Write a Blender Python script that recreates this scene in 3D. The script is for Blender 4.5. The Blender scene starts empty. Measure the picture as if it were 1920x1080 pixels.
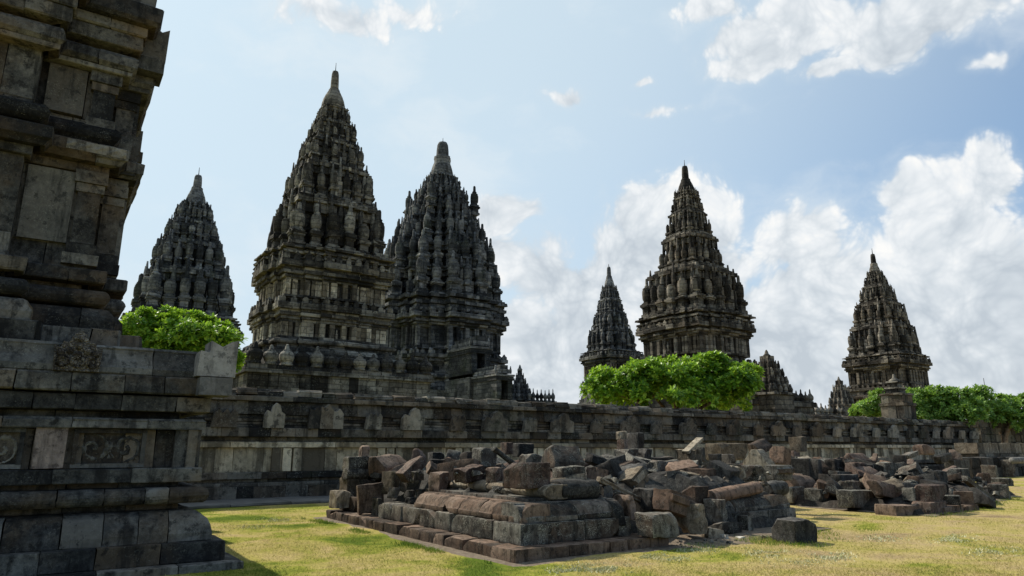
import bpy, bmesh, math, random
import numpy as np
from mathutils import Vector, Matrix, noise

R = math.radians
SC = bpy.context.scene
COL = SC.collection

# ------------------------------------------------------------------ camera, sky, sun, exposure
F, TH, CAMZ = 1280.0, R(13.2), 1.6
cam = bpy.data.objects.new("camera", bpy.data.cameras.new("camera"))
COL.objects.link(cam)
cam.location = (0, 0, CAMZ)
cam.rotation_euler = (R(90) + TH, 0, 0)
cam.data.sensor_width = 36.0
cam.data.lens = 36.0 * F / 1920.0
cam.data.clip_start = 0.1
cam.data.clip_end = 4000
SC.camera = cam

SC.view_settings.view_transform = 'Standard'
SC.view_settings.look = 'None'
SC.view_settings.exposure = 0.25
SC.view_settings.gamma = 1.0
SC.cycles.max_bounces = 6
SC.cycles.diffuse_bounces = 3
SC.cycles.glossy_bounces = 2
SC.cycles.transmission_bounces = 3

SUN_AZ, SUN_EL = R(-50), R(45)          # azimuth from +Y towards +X
sun_dir = Vector((math.sin(SUN_AZ) * math.cos(SUN_EL), math.cos(SUN_AZ) * math.cos(SUN_EL), math.sin(SUN_EL)))
sd = bpy.data.lights.new("sun", 'SUN')
sd.energy = 4.8
sd.angle = R(0.6)
sd.color = (1.0, 0.93, 0.80)
sun = bpy.data.objects.new("sun", sd)
COL.objects.link(sun)
sun.rotation_euler = sun_dir.to_track_quat('Z', 'Y').to_euler()

_c, _s = math.cos(TH), math.sin(TH)
A = R(34)
U = Vector((math.cos(A), math.sin(A), 0))
V = Vector((-math.sin(A), math.cos(A), 0))


def ray(px, py):
    x = (px - 960) / F
    y = -(py - 540) / F
    return Vector((x, _c - y * _s, _s + y * _c))


def gnd(px, py, z=0.0):
    d = ray(px, py)
    t = (z - CAMZ) / d.z
    return Vector((d.x * t, d.y * t, z))


def atY(px, py, Y):
    d = ray(px, py)
    t = Y / d.y
    return Vector((d.x * t, Y, CAMZ + d.z * t))


def atV(px, py, P0):
    """point of the view ray on the vertical plane through P0 that runs along U"""
    d = ray(px, py)
    t = (P0.x * V.x + P0.y * V.y) / (d.x * V.x + d.y * V.y)
    return Vector((d.x * t, d.y * t, CAMZ + d.z * t))


def proj(p):
    z = p.z - CAMZ
    dz = p.y * _c + z * _s
    return 960 + F * p.x / dz, 540 - F * (-p.y * _s + z * _c) / dz


# ------------------------------------------------------------------ node helpers
class X:
    """a socket with arithmetic"""
    nt = None

    def __init__(self, s): self.s = s

    @staticmethod
    def m(op, *a, clamp=False):
        n = X.nt.nodes.new('ShaderNodeMath')
        n.operation = op
        n.use_clamp = clamp
        for i, v in enumerate(a):
            if isinstance(v, X): X.nt.links.new(v.s, n.inputs[i])
            else: n.inputs[i].default_value = v
        return X(n.outputs[0])

    @staticmethod
    def vm(op, *a, out=0):
        n = X.nt.nodes.new('ShaderNodeVectorMath')
        n.operation = op
        for i, v in enumerate(a):
            if isinstance(v, X): X.nt.links.new(v.s, n.inputs[i])
            else: n.inputs[i].default_value = v
        return X(n.outputs[out])

    def __add__(self, o): return X.m('ADD', self, o)
    def __radd__(self, o): return X.m('ADD', o, self)
    def __sub__(self, o): return X.m('SUBTRACT', self, o)
    def __rsub__(self, o): return X.m('SUBTRACT', o, self)
    def __mul__(self, o): return X.m('MULTIPLY', self, o)
    def __rmul__(self, o): return X.m('MULTIPLY', o, self)


def smooth(x, a, b):
    n = X.nt.nodes.new('ShaderNodeMapRange')
    n.interpolation_type = 'SMOOTHSTEP'
    X.nt.links.new(x.s, n.inputs[0])
    n.inputs[1].default_value = a
    n.inputs[2].default_value = b
    return X(n.outputs[0])


def noise_tex(vec, scale, detail=5, rough=0.6, lac=2.0, dist=0.0):
    n = X.nt.nodes.new('ShaderNodeTexNoise')
    X.nt.links.new(vec.s, n.inputs['Vector'])
    n.inputs['Scale'].default_value = scale
    n.inputs['Detail'].default_value = detail
    n.inputs['Roughness'].default_value = rough
    n.inputs['Lacunarity'].default_value = lac
    n.inputs['Distortion'].default_value = dist
    return X(n.outputs['Fac'])


def mixc(f, a, b, mode='MIX'):
    n = X.nt.nodes.new('ShaderNodeMix')
    n.data_type = 'RGBA'
    n.blend_type = mode
    for i, v in ((0, f), (6, a), (7, b)):
        if isinstance(v, X): X.nt.links.new(v.s, n.inputs[i])
        elif i == 0: n.inputs[0].default_value = v
        else: n.inputs[i].default_value = (v[0], v[1], v[2], 1)
    return X(n.outputs[2])


def ramp(f, stops):
    n = X.nt.nodes.new('ShaderNodeValToRGB')
    X.nt.links.new(f.s, n.inputs[0])
    cr = n.color_ramp
    while len(cr.elements) < len(stops): cr.elements.new(0.5)
    for e, (p, c) in zip(cr.elements, stops):
        e.position = p
        e.color = (c[0], c[1], c[2], 1)
    return X(n.outputs[0])


# ------------------------------------------------------------------ world: sky and clouds (a function of direction only)
def build_world():
    w = bpy.data.worlds.new("World")
    SC.world = w
    w.use_nodes = True
    nt = w.node_tree
    X.nt = nt
    nt.nodes.clear()
    out = nt.nodes.new('ShaderNodeOutputWorld')
    bg = nt.nodes.new('ShaderNodeBackground')
    nt.links.new(bg.outputs[0], out.inputs[0])
    bg.inputs[1].default_value = 0.13
    sky = nt.nodes.new('ShaderNodeTexSky')
    sky.sky_type = 'NISHITA'
    sky.sun_disc = False
    sky.sun_elevation = SUN_EL
    sky.sun_rotation = SUN_AZ
    sky.air_density = 1.0
    sky.dust_density = 1.6
    sky.ozone_density = 1.6
    skyc = X(sky.outputs[0])
    tc = nt.nodes.new('ShaderNodeTexCoord')
    d = X.vm('NORMALIZE', X(tc.outputs['Generated']))
    sep = nt.nodes.new('ShaderNodeSeparateXYZ')
    nt.links.new(d.s, sep.inputs[0])
    dx, dy, dz = (X(sep.outputs[i]) for i in range(3))
    az = X.m('ARCTAN2', dx, dy)
    el = X.m('ARCSINE', dz)
    cmb = nt.nodes.new('ShaderNodeCombineXYZ')
    nt.links.new(az.s, cmb.inputs[0])
    nt.links.new(el.s, cmb.inputs[1])
    p = X(cmb.outputs[0])

    def ae(px, py):
        q = ray(px, py).normalized()
        return math.atan2(q.x, q.y), math.asin(q.z)

    blobs = [  # cx, cy, rx, ry in the photo's own pixels, weight
        (1240, 520, 250, 200, 1.15), (1110, 590, 190, 190, 1.0), (1215, 405, 105, 90, 1.0), (1330, 420, 90, 90, 1.0),
        (1490, 445, 125, 100, 1.1), (1600, 580, 260, 200, 1.2), (1765, 400, 140, 125, 1.1), (1868, 325, 110, 105, 1.15),
        (1698, 345, 62, 58, 1.0), (1480, 680, 520, 200, 1.2), (1830, 620, 330, 260, 1.2), (945, 395, 80, 55, .8), (1010, 520, 110, 120, .8),
        (1000, 670, 200, 170, 1.0), (935, 470, 80, 50, .6),
        (1500, 55, 240, 85, 1.0), (1690, 40, 260, 105, 1.05), (1340, 15, 90, 50, .85), (1430, 118, 130, 42, .85),
        (1570, 132, 90, 36, .8), (1055, 178, 60, 24, .62), (1200, 160, 30, 12, .55), (1225, 206, 90, 15, .45),
        (630, 20, 180, 55, .62), (760, 10, 120, 40, .5), (1850, 118, 60, 24, .5), (2400, 420, 560, 420, 1.1),
    ]

    def noise2(q, scale, detail, rough=.56):
        n = nt.nodes.new('ShaderNodeTexNoise')
        n.noise_dimensions = '2D'
        nt.links.new(q.s, n.inputs['Vector'])
        n.inputs['Scale'].default_value = scale
        n.inputs['Detail'].default_value = detail
        n.inputs['Roughness'].default_value = rough
        return n

    wn = noise2(p, 7, 2)
    warp = X.vm('MULTIPLY_ADD', X.vm('SUBTRACT', X(wn.outputs['Color']), (.5, .5, .5)), (.07, .06, 0), p)
    M = None
    for cx, cy, rx, ry, wt in blobs:
        a0, e0 = ae(cx, cy)
        a1, _ = ae(cx + rx, cy)
        _, e1 = ae(cx, cy - ry)
        k = (1 / max(1e-3, abs(a1 - a0)), 1 / max(1e-3, abs(e1 - e0)), 0)
        v = X.vm('MULTIPLY', X.vm('SUBTRACT', warp, (a0, e0, 0)), k)
        b = (1.0 - X.vm('LENGTH', v, out=1)) * wt
        M = b if M is None else X.m('SMOOTH_MAX', M, b, 0.10)
    M = X.m('MAXIMUM', M, -0.6)

    def billow(q):
        n = nt.nodes.new('ShaderNodeTexVoronoi')
        n.voronoi_dimensions = '2D'
        n.feature = 'F1'
        n.inputs['Scale'].default_value = 20
        n.inputs['Detail'].default_value = 3
        n.inputs['Roughness'].default_value = .62
        nt.links.new(q.s, n.inputs['Vector'])
        return X(n.outputs['Distance'])

    n0 = X(noise2(warp, 8.5, 8, .56).outputs['Fac']) - 0.5
    nl = X(noise2(warp, 5.0, 4, .5).outputs['Fac']) - 0.5
    bl0 = billow(warp)
    dens = M + n0 * 0.85 - bl0 * .26 + .05
    alpha = smooth(dens, -0.05, 0.20)
    soft = smooth(dens, -0.30, 0.30)
    core = smooth(dens, 0.10, 0.80)
    eln = smooth(el, 0.04, 0.46)                   # low clouds show their grey undersides
    lit = X.m('ADD', .80 + (0.35 - bl0) * .60, n0 * .30 + nl * .95 - core * .20 + eln * .20, clamp=True)
    ccol = ramp(lit, [(0.05, (3.5, 3.9, 4.3)), (0.40, (4.5, 4.85, 5.15)), (0.72, (5.6, 5.8, 5.95)), (1.0, (6.5, 6.45, 6.3))])
    # thin bright veil around the sun
    sdot = X.vm('DOT_PRODUCT', d, tuple(sun_dir), out=1)
    veil = smooth(sdot, 0.02, 0.82)
    base = mixc(1.0, skyc, (.62, .84, .97), 'MULTIPLY')
    base = mixc(X.m('ADD', veil * .80, 0.08), base, (4.35, 5.2, 5.7))
    low = 1.0 - smooth(el, 0.0, 0.40)
    base = mixc(low * .45, base, (4.2, 4.75, 5.2))
    base = mixc(soft * 0.35, base, (4.4, 4.95, 5.35))
    cirrus = smooth(X(noise2(X.vm('MULTIPLY', warp, (1.0, 2.0, 0)), 3.2, 6, .6).outputs['Fac']), .47, .74)
    base = mixc(cirrus * .40, base, (5.5, 5.85, 6.0))
    col = mixc(alpha * .96, base, ccol)
    up = smooth(el, -0.05, 0.0)
    col = mixc(up, (1.6, 1.5, 1.2), col)
    nt.links.new(col.s, bg.inputs[0])
    w.cycles.sampling_method = 'MANUAL'
    w.cycles.sample_map_resolution = 512


build_world()


# ------------------------------------------------------------------ materials
def new_mat(name):
    m = bpy.data.materials.new(name)
    m.use_nodes = True
    nt = m.node_tree
    nt.nodes.clear()
    out = nt.nodes.new('ShaderNodeOutputMaterial')
    b = nt.nodes.new('ShaderNodeBsdfPrincipled')
    nt.links.new(b.outputs[0], out.inputs[0])
    b.inputs['Roughness'].default_value = 0.9
    b.inputs['Specular IOR Level'].default_value = 0.15
    X.nt = nt
    return m, nt, b


STONE_K = 1.75


def stone(name, dark, mid, light, warm=(.11, .07, .045), warm_amt=.4, lichen=.25, lich_col=(.30, .30, .26), scale=1.0,
          bump=.5, pale_blocks=.1, joints=None, moss=0.0, carve=0.0, rand=.5, k=1.0):
    kk = STONE_K * k
    dark, mid, light, warm, lich_col = ([v * q * f for v, f in zip(c, (1.0, 1.0, .98))] for c, q in ((dark, kk * .85), (mid, kk), (light, kk), (warm, kk), (lich_col, 1.15)))
    m, nt, b = new_mat(name)
    g = nt.nodes.new('ShaderNodeNewGeometry')
    pos = X(g.outputs['Position'])
    r = X(g.outputs['Random Per Island'])
    oi = nt.nodes.new('ShaderNodeObjectInfo')
    ro = X(oi.outputs['Random'])
    rr = X.m('FRACT', r * 7.31 + ro * 3.7)
    shift = X.vm('ADD', pos, (0, 0, 0))
    cx = nt.nodes.new('ShaderNodeCombineXYZ')
    nt.links.new((rr * 40.0).s, cx.inputs[0])
    nt.links.new((rr * 23.0).s, cx.inputs[2])
    q = X.vm('ADD', shift, X(cx.outputs[0]))       # every block has a grain of its own
    n1 = noise_tex(q, 1.1 * scale, 7, .62)
    n2 = noise_tex(q, 7 * scale, 6, .65)
    n3 = noise_tex(pos, 45 * scale, 4, .7)
    big = noise_tex(pos, .35 * scale, 4, .6)
    val = X.m('ADD', n1 * .62 + n2 * .50 + n3 * .30 + big * .25 - .335, (rr - .5) * rand, clamp=True)
    col = ramp(val, [(.32, dark), (.50, mid), (.66, light), (.80, [c * 1.5 for c in light])])
    # brown weathering in patches and on whole blocks
    wv = X.m('ADD', smooth(noise_tex(pos, .6 * scale, 5, .6), .45, .68) * .6, smooth(X.m('FRACT', rr * 5.17), .6, .95) * .55, clamp=True)
    wc = ramp(val, [(.2, tuple(c * .45 for c in warm)), (.75, warm)])
    col = mixc(wv * warm_amt, col, wc)
    if pale_blocks:
        pb = smooth(X.m('FRACT', rr * 11.3), 1 - pale_blocks, 1 - pale_blocks * .6)
        col = mixc(pb * .55, col, mixc(n2, tuple(c * .7 for c in light), tuple(c * 1.5 for c in light)))
    # vertical dark runs
    sv = X.vm('MULTIPLY', pos, (2.6 * scale, 2.6 * scale, .35 * scale))
    runs = smooth(noise_tex(sv, 1.0, 5, .65), .50, .66)
    col = mixc(runs * .7, col, tuple(c * .5 for c in dark))
    crust = smooth(noise_tex(q, 3.2 * scale, 6, .7), .54, .62)
    col = mixc(crust * .68, col, tuple(c * .6 for c in dark))
    if lichen:
        lm = smooth(noise_tex(q, 2.0 * scale, 4, .6), .42, .62)
        ls = smooth(noise_tex(q, 22 * scale, 5, .72), .56 - lichen * .12, .66)
        col = mixc(lm * ls * min(1, lichen * 2.2), col, lich_col)
    if moss:
        mv = smooth(noise_tex(pos, .9 * scale, 5, .6), .52, .7) * moss
        col = mixc(mv, col, (.045, .06, .025))
    hgt = n2 * .6 + n3 * .5
    dist = .03
    if joints:
        bw, bh = joints
        pu = X.vm('DOT_PRODUCT', pos, tuple(U + V), out=1)
        sp = nt.nodes.new('ShaderNodeSeparateXYZ')
        nt.links.new(pos.s, sp.inputs[0])
        cb = nt.nodes.new('ShaderNodeCombineXYZ')
        nt.links.new(pu.s, cb.inputs[0])
        nt.links.new(sp.outputs[2], cb.inputs[1])
        bt = nt.nodes.new('ShaderNodeTexBrick')
        nt.links.new(X.vm('ADD', X(cb.outputs[0]), X.vm('MULTIPLY', X.vm('SUBTRACT', X(nt_noise_color(pos, .8)), (.5, .5, .5)), (.9, .16, 0))).s, bt.inputs['Vector'])
        bt.inputs['Scale'].default_value = 1
        bt.inputs['Brick Width'].default_value = bw
        bt.inputs['Row Height'].default_value = bh
        bt.inputs['Mortar Size'].default_value = bh * .07
        bt.inputs['Mortar Smooth'].default_value = .4
        bt.inputs['Color1'].default_value = (.45, .45, .45, 1)
        bt.inputs['Color2'].default_value = (1.6, 1.55, 1.45, 1)
        bt.inputs['Mortar'].default_value = (.25, .25, .25, 1)
        col = mixc(.68, col, X(bt.outputs['Color']), 'MULTIPLY')
        hgt = hgt - X(bt.outputs['Fac']) * .9
        dist = .08
    if carve:
        vo = nt.nodes.new('ShaderNodeTexVoronoi')
        vo.feature = 'DISTANCE_TO_EDGE'
        vo.inputs['Scale'].default_value = 13 * scale
        nt.links.new(X.vm('ADD', pos, X.vm('MULTIPLY', X(nt_noise_color(pos, 4 * scale)), (.12, .12, .12))).s, vo.inputs['Vector'])
        hgt = hgt + smooth(X(vo.outputs[0]), 0, .22) * carve
        dist = .05
    bp = nt.nodes.new('ShaderNodeBump')
    bp.inputs['Strength'].default_value = bump
    bp.inputs['Distance'].default_value = dist / scale ** .5
    nt.links.new(hgt.s, bp.inputs['Height'])
    nt.links.new(bp.outputs[0], b.inputs['Normal'])
    nt.links.new(col.s, b.inputs['Base Color'])
    return m


def nt_noise_color(vec, scale):
    n = X.nt.nodes.new('ShaderNodeTexNoise')
    X.nt.links.new(vec.s, n.inputs['Vector'])
    n.inputs['Scale'].default_value = scale
    n.inputs['Detail'].default_value = 3
    return n.outputs['Color']


M = {}
M['near'] = stone('near_temple_stone', (.016, .016, .017), (.05, .049, .047), (.125, .119, .108), (.165, .115, .07), .8, .12, scale=1.9, pale_blocks=.10, rand=.36, k=0.72)
M['near_carved'] = stone('carved_dark_stone', (.03, .028, .026), (.075, .07, .062), (.14, .13, .112), (.12, .09, .06), .4, .2, scale=1.6, bump=.6, pale_blocks=0, k=0.85)
M['near_pale'] = stone('new_pale_stone', (.10, .097, .094), (.14, .135, .13), (.18, .172, .163), (.16, .12, .10), .3, .08, scale=2.2, bump=.3, pale_blocks=0, k=0.80)
M['near_pink'] = stone('pinkish_stone', (.07, .052, .048), (.13, .098, .088), (.18, .14, .12), (.16, .10, .08), .5, .2, scale=2, bump=.35, pale_blocks=0, k=0.76)
M['near_grey'] = stone('plain_grey_stone', (.04, .041, .041), (.078, .077, .072), (.125, .12, .11), (.12, .088, .06), .4, .2, scale=2, bump=.4, pale_blocks=0, k=0.64)
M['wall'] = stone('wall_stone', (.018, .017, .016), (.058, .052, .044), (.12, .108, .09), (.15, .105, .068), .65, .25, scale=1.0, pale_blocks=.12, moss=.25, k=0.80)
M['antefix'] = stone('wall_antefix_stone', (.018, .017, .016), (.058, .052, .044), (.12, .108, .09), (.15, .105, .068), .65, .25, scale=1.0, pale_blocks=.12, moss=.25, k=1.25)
M['wall_tan'] = stone('wall_tan_stone', (.075, .06, .042), (.17, .142, .10), (.27, .225, .16), (.24, .175, .10), .7, .12, scale=1.0, pale_blocks=.1, rand=.6, k=1.10)
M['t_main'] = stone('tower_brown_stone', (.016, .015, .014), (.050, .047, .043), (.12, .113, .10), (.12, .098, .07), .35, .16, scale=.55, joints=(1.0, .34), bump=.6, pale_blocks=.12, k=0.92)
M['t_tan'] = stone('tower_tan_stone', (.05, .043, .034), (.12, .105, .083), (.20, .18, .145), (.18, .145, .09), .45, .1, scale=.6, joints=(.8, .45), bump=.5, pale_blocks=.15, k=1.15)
M['t_blue'] = stone('tower_bluish_haze_stone', (.026, .028, .031), (.066, .069, .074), (.125, .127, .13), (.09, .08, .07), .2, .2, scale=.4, joints=(1.2, .42), bump=.7, moss=.35, pale_blocks=.12, k=0.80)  # bluish grey stone, with distance haze put into its tint
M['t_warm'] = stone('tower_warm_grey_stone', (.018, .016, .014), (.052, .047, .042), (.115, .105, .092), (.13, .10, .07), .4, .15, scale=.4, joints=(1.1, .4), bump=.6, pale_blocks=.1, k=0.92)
M['r_grey'] = stone('rubble_grey', (.022, .021, .020), (.072, .068, .061), (.155, .146, .132), (.14, .085, .055), .75, .4, scale=2.8, bump=.7, pale_blocks=0, rand=.35, k=0.60)
M['r_brown'] = stone('rubble_brown', (.030, .022, .017), (.085, .060, .045), (.16, .115, .088), (.15, .085, .055), .6, .2, scale=2.8, bump=.7, pale_blocks=0, rand=.35, k=0.70)
M['r_red'] = stone('rubble_red', (.036, .024, .020), (.098, .066, .054), (.17, .125, .10), (.13, .075, .05), .6, .4, scale=2.8, bump=.7, pale_blocks=0, rand=.3, k=0.66)
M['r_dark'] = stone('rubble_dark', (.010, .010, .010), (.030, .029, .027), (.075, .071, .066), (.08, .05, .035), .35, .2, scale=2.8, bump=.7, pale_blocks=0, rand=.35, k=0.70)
M['r_lichen'] = stone('rubble_lichen', (.020, .019, .018), (.068, .063, .055), (.145, .138, .12), (.13, .082, .055), .6, .62, lich_col=(.40, .39, .33), scale=2.8, bump=.7, pale_blocks=0, rand=.3, k=0.66)
M['r_tan'] = stone('rubble_tan', (.06, .048, .034), (.14, .112, .082), (.25, .215, .165), (.2, .14, .09), .5, .3, scale=2.8, bump=.7, pale_blocks=0, rand=.35, k=0.72)
M['r_pale'] = stone('rubble_pale', (.15, .14, .12), (.28, .26, .23), (.4, .38, .34), (.2, .16, .12), .2, .1, scale=2, pale_blocks=0, rand=.3)
M['carve'] = stone('antefix_stone', (.06, .05, .042), (.13, .112, .095), (.22, .195, .165), (.2, .14, .10), .4, .2, scale=1.8, carve=2.2, bump=1.0, pale_blocks=0, k=0.80)


def simple(name, col, rough=.8, metal=0.0):
    m, nt, b = new_mat(name)
    b.inputs['Base Color'].default_value = (*col, 1)
    b.inputs['Roughness'].default_value = rough
    b.inputs['Metallic'].default_value = metal
    return m


M['iron'] = simple('weathered_iron', (.08, .085, .09), .6, .6)
M['void'] = simple('painted_dark_interior', (.006, .006, .006), 1)  # flat black paints the unlit inside of the doorways


def leaf_mat(name, c0, c1, c2):
    m, nt, b = new_mat(name)
    g = nt.nodes.new('ShaderNodeNewGeometry')
    r = X(g.outputs['Random Per Island'])
    n = noise_tex(X(g.outputs['Position']), .9, 3)
    v = X.m('ADD', r * .7, n * .9 - .3, clamp=True)
    col = ramp(v, [(.15, c0), (.5, c1), (.85, c2)])
    nt.links.new(col.s, b.inputs['Base Color'])
    b.inputs['Roughness'].default_value = .42
    b.inputs['Specular IOR Level'].default_value = .45
    tr = nt.nodes.new('ShaderNodeBsdfTranslucent')
    nt.links.new(mixc(.5, col, (.30, .46, .03)).s, tr.inputs[0])
    mx = nt.nodes.new('ShaderNodeMixShader')
    mx.inputs[0].default_value = .40
    nt.links.new(b.outputs[0], mx.inputs[1])
    nt.links.new(tr.outputs[0], mx.inputs[2])
    nt.links.new(mx.outputs[0], nt.nodes['Material Output'].inputs[0])
    return m


M['leaf'] = leaf_mat('leaf_green', (.035, .11, .008), (.15, .33, .018), (.44, .62, .06))
M['leaf2'] = leaf_mat('leaf_green_pale', (.06, .14, .025), (.16, .31, .05), (.34, .50, .12))
M['bark'] = stone('bark', (.05, .03, .02), (.11, .07, .045), (.17, .12, .085), (.16, .09, .05), .5, .1, scale=2.5, pale_blocks=0)


# ------------------------------------------------------------------ mesh builder
class MB:
    def __init__(self):
        self.v, self.f, self.sm = [], [], []

    def add(self, vs, fs, smooth=False):
        o = len(self.v)
        self.v += [tuple(p) for p in vs]
        self.f += [tuple(i + o for i in f) for f in fs]
        self.sm += [smooth] * len(fs)

    def box(self, c, s, rz=0.0, taper=1.0, jit=0.0, rng=random):
        hx, hy, hz = s[0] / 2, s[1] / 2, s[2] / 2
        vs = []
        cr, sr = math.cos(rz), math.sin(rz)
        for z in (-hz, hz):
            k = taper if z > 0 else 1
            for x, y in ((-hx, -hy), (hx, -hy), (hx, hy), (-hx, hy)):
                x, y, zz = x * k, y * k, z
                if jit:
                    x += rng.uniform(-jit, jit); y += rng.uniform(-jit, jit); zz += rng.uniform(-jit, jit)
                vs.append((c[0] + x * cr - y * sr, c[1] + x * sr + y * cr, c[2] + zz))
        self.add(vs, [(3, 2, 1, 0), (4, 5, 6, 7), (0, 1, 5, 4), (1, 2, 6, 5), (2, 3, 7, 6), (3, 0, 4, 7)])

    def prism(self, poly, z0, z1, k=1.0):
        n = len(poly)
        vs = [(x, y, z0) for x, y in poly] + [(x * k, y * k, z1) for x, y in poly]
        fs = [tuple(range(n))[::-1], tuple(range(n, 2 * n))]
        fs += [(i, (i + 1) % n, n + (i + 1) % n, n + i) for i in range(n)]
        self.add(vs, fs)

    def lathe(self, prof, c=(0, 0, 0), seg=12, flute=0.0, smooth=True, sx=1.0, sz=1.0):
        vs, fs = [], []
        for r, z in prof:
            for i in range(seg):
                a = 2 * math.pi * i / seg
                rr = r * sx * (1 + (flute if i % 2 else -flute))
                vs.append((c[0] + rr * math.cos(a), c[1] + rr * math.sin(a), c[2] + z * sz))
        for j in range(len(prof) - 1):
            for i in range(seg):
                fs.append((j * seg + i, j * seg + (i + 1) % seg, (j + 1) * seg + (i + 1) % seg, (j + 1) * seg + i))
        fs.append(tuple(range(seg))[::-1])
        fs.append(tuple(range((len(prof) - 1) * seg, len(prof) * seg)))
        self.add(vs, fs, smooth)

    def extrude(self, poly, thick, mat):
        """poly in (x, z), thickness along y, placed by the 4x4 matrix mat"""
        n = len(poly)
        vs = [mat @ Vector((x, -thick / 2, z)) for x, z in poly] + [mat @ Vector((x, thick / 2, z)) for x, z in poly]
        fs = [tuple(range(n)), tuple(range(n, 2 * n))[::-1]]
        fs += [((i + 1) % n, i, n + i, n + (i + 1) % n) for i in range(n)]
        self.add(vs, fs)

    def tube(self, pts, rads, seg=8):
        vs, fs = [], []
        for k, (p, r) in enumerate(zip(pts, rads)):
            p = Vector(p)
            t = (Vector(pts[min(k + 1, len(pts) - 1)]) - Vector(pts[max(k - 1, 0)])).normalized()
            a = t.orthogonal().normalized()
            b = t.cross(a)
            for i in range(seg):
                w = 2 * math.pi * i / seg
                vs.append(p + (a * math.cos(w) + b * math.sin(w)) * r)
        for k in range(len(pts) - 1):
            for i in range(seg):
                fs.append((k * seg + i, k * seg + (i + 1) % seg, (k + 1) * seg + (i + 1) % seg, (k + 1) * seg + i))
        fs.append(tuple(range(seg))[::-1])
        fs.append(tuple(range((len(pts) - 1) * seg, len(pts) * seg)))
        self.add(vs, fs, True)

    def mesh(self, name, mat=None):
        me = bpy.data.meshes.new(name)
        me.from_pydata(self.v, [], self.f)
        me.polygons.foreach_set('use_smooth', self.sm)
        if mat: me.materials.append(mat)
        me.update()
        return me

    def build(self, name, mat, parent=None):
        o = bpy.data.objects.new(name, self.mesh(name, mat))
        COL.objects.link(o)
        if parent: o.parent = parent
        return o


def sweep(mb, plan, prof, z0=0.0, blk=.6, gap=.012, jit=.008, rng=random, t=.25, closed=True, zj=0.0, miss=0.0, smooth_prof=False):
    """courses of separate blocks with the given (out, z) profile along a plan of right-angled corners"""
    n = len(plan)
    P = [Vector((x, y)) for x, y in plan]
    ne = n if closed else n - 1
    for i in range(ne):
        a, b = P[i], P[(i + 1) % n]
        e = b - a
        L = e.length
        if L < 1e-4: continue
        e /= L
        nr = Vector((e.y, -e.x))
        ep = (a - P[i - 1]) if (closed or i > 0) else None
        en = (P[(i + 2) % n] - b) if (closed or i < ne - 1) else None
        sA = 0 if ep is None else (-1 if ep.x * e.y - ep.y * e.x > 0 else 1)
        sB = 0 if en is None else (1 if e.x * en.y - e.y * en.x > 0 else -1)
        nb = max(1, round(L / blk * rng.uniform(.85, 1.15)))
        cuts = [0] + [L * (k + rng.uniform(-.25, .25)) / nb for k in range(1, nb)] + [L]
        for j in range(nb):
            if miss and rng.random() < miss: continue
            o = rng.uniform(-jit, jit)
            dz = rng.uniform(-zj, zj)
            tt = t
            if nb == 1: tt = min(t, L * .45)
            elif j in (0, nb - 1): tt = min(t, (cuts[j + 1] - cuts[j]) * .9)
            pts = [(-tt, prof[0][1])] + [(d + o, z + dz) for d, z in prof] + [(-tt, prof[-1][1] + dz)]
            ra, rb = [], []
            for d, z in pts:
                sa = cuts[j] + (sA * d if j == 0 else gap / 2)
                sb = cuts[j + 1] + (sB * d if j == nb - 1 else -gap / 2)
                if sb < sa: sa = sb = (sa + sb) / 2
                pa = a + e * sa + nr * d
                pb = a + e * sb + nr * d
                w_ = jit * .7
                ra.append((pa.x + rng.uniform(-w_, w_), pa.y + rng.uniform(-w_, w_), z0 + z + rng.uniform(-w_, w_) * .6))
                rb.append((pb.x + rng.uniform(-w_, w_), pb.y + rng.uniform(-w_, w_), z0 + z + rng.uniform(-w_, w_) * .6))
            m = len(pts)
            fs = [(k, m + k, m + k + 1, k + 1) for k in range(m - 1)]
            fs += [(m - 1, 2 * m - 1, m, 0)]
            fs += [tuple(range(m)), tuple(range(2 * m - 1, m - 1, -1))]
            mb.add(ra + rb, fs)


def rect_prof(d, z0, z1, c=.012):
    c = min(c, (z1 - z0) * .3)
    return [(d - c, z0), (d, z0 + c), (d, z1 - c), (d - c, z1)]


def roll_prof(d, z0, z1, k=6):
    r = (z1 - z0) / 2
    zc = (z0 + z1) / 2
    return [(d - r + r * math.cos(w), zc + r * math.sin(w)) for w in [(-math.pi / 2 + math.pi * i / k) for i in range(k + 1)]]


def ogee_prof(d0, d1, z0, z1, lip=.3, k=5):
    """vertical lip then a rounded shoulder from out=d0 at the bottom to out=d1 at the top"""
    h = z1 - z0
    out = [(d0 - .01, z0), (d0, z0 + .01), (d0, z0 + h * lip)]
    for i in range(1, k + 1):
        w = i / k * math.pi / 2
        out.append((d0 + (d1 - d0) * (1 - math.cos(w)) ** .8, z0 + h * lip + h * (1 - lip) * math.sin(w)))
    return out


def redent(a, bays=()):
    """square of half size a with successive bays (half width, projection), counter-clockwise"""
    side = [(-a, -a)]
    pr = 0
    left, right = [], []
    for b, p in bays:
        left += [(-b, -a - pr), (-b, -a - p)]
        right = [(b, -a - p), (b, -a - pr)] + right
        pr = p
    side += left + right
    out = []
    for k in range(4):
        c, s = (1, 0, -1, 0)[k], (0, 1, 0, -1)[k]
        out += [(x * c - y * s, x * s + y * c) for x, y in side]
    return out


def scaled(plan, k): return [(x * k, y * k) for x, y in plan]


def tag(o, label=None, cat=None, group=None, kind=None):
    if label: o['label'] = label
    if cat: o['category'] = cat
    if group: o['group'] = group
    if kind: o['kind'] = kind
    return o


def empty(name, loc, rz=0.0):
    o = bpy.data.objects.new(name, None)
    COL.objects.link(o)
    o.empty_display_size = .3
    o.location = loc
    o.rotation_euler = (0, 0, rz)
    return o


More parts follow.
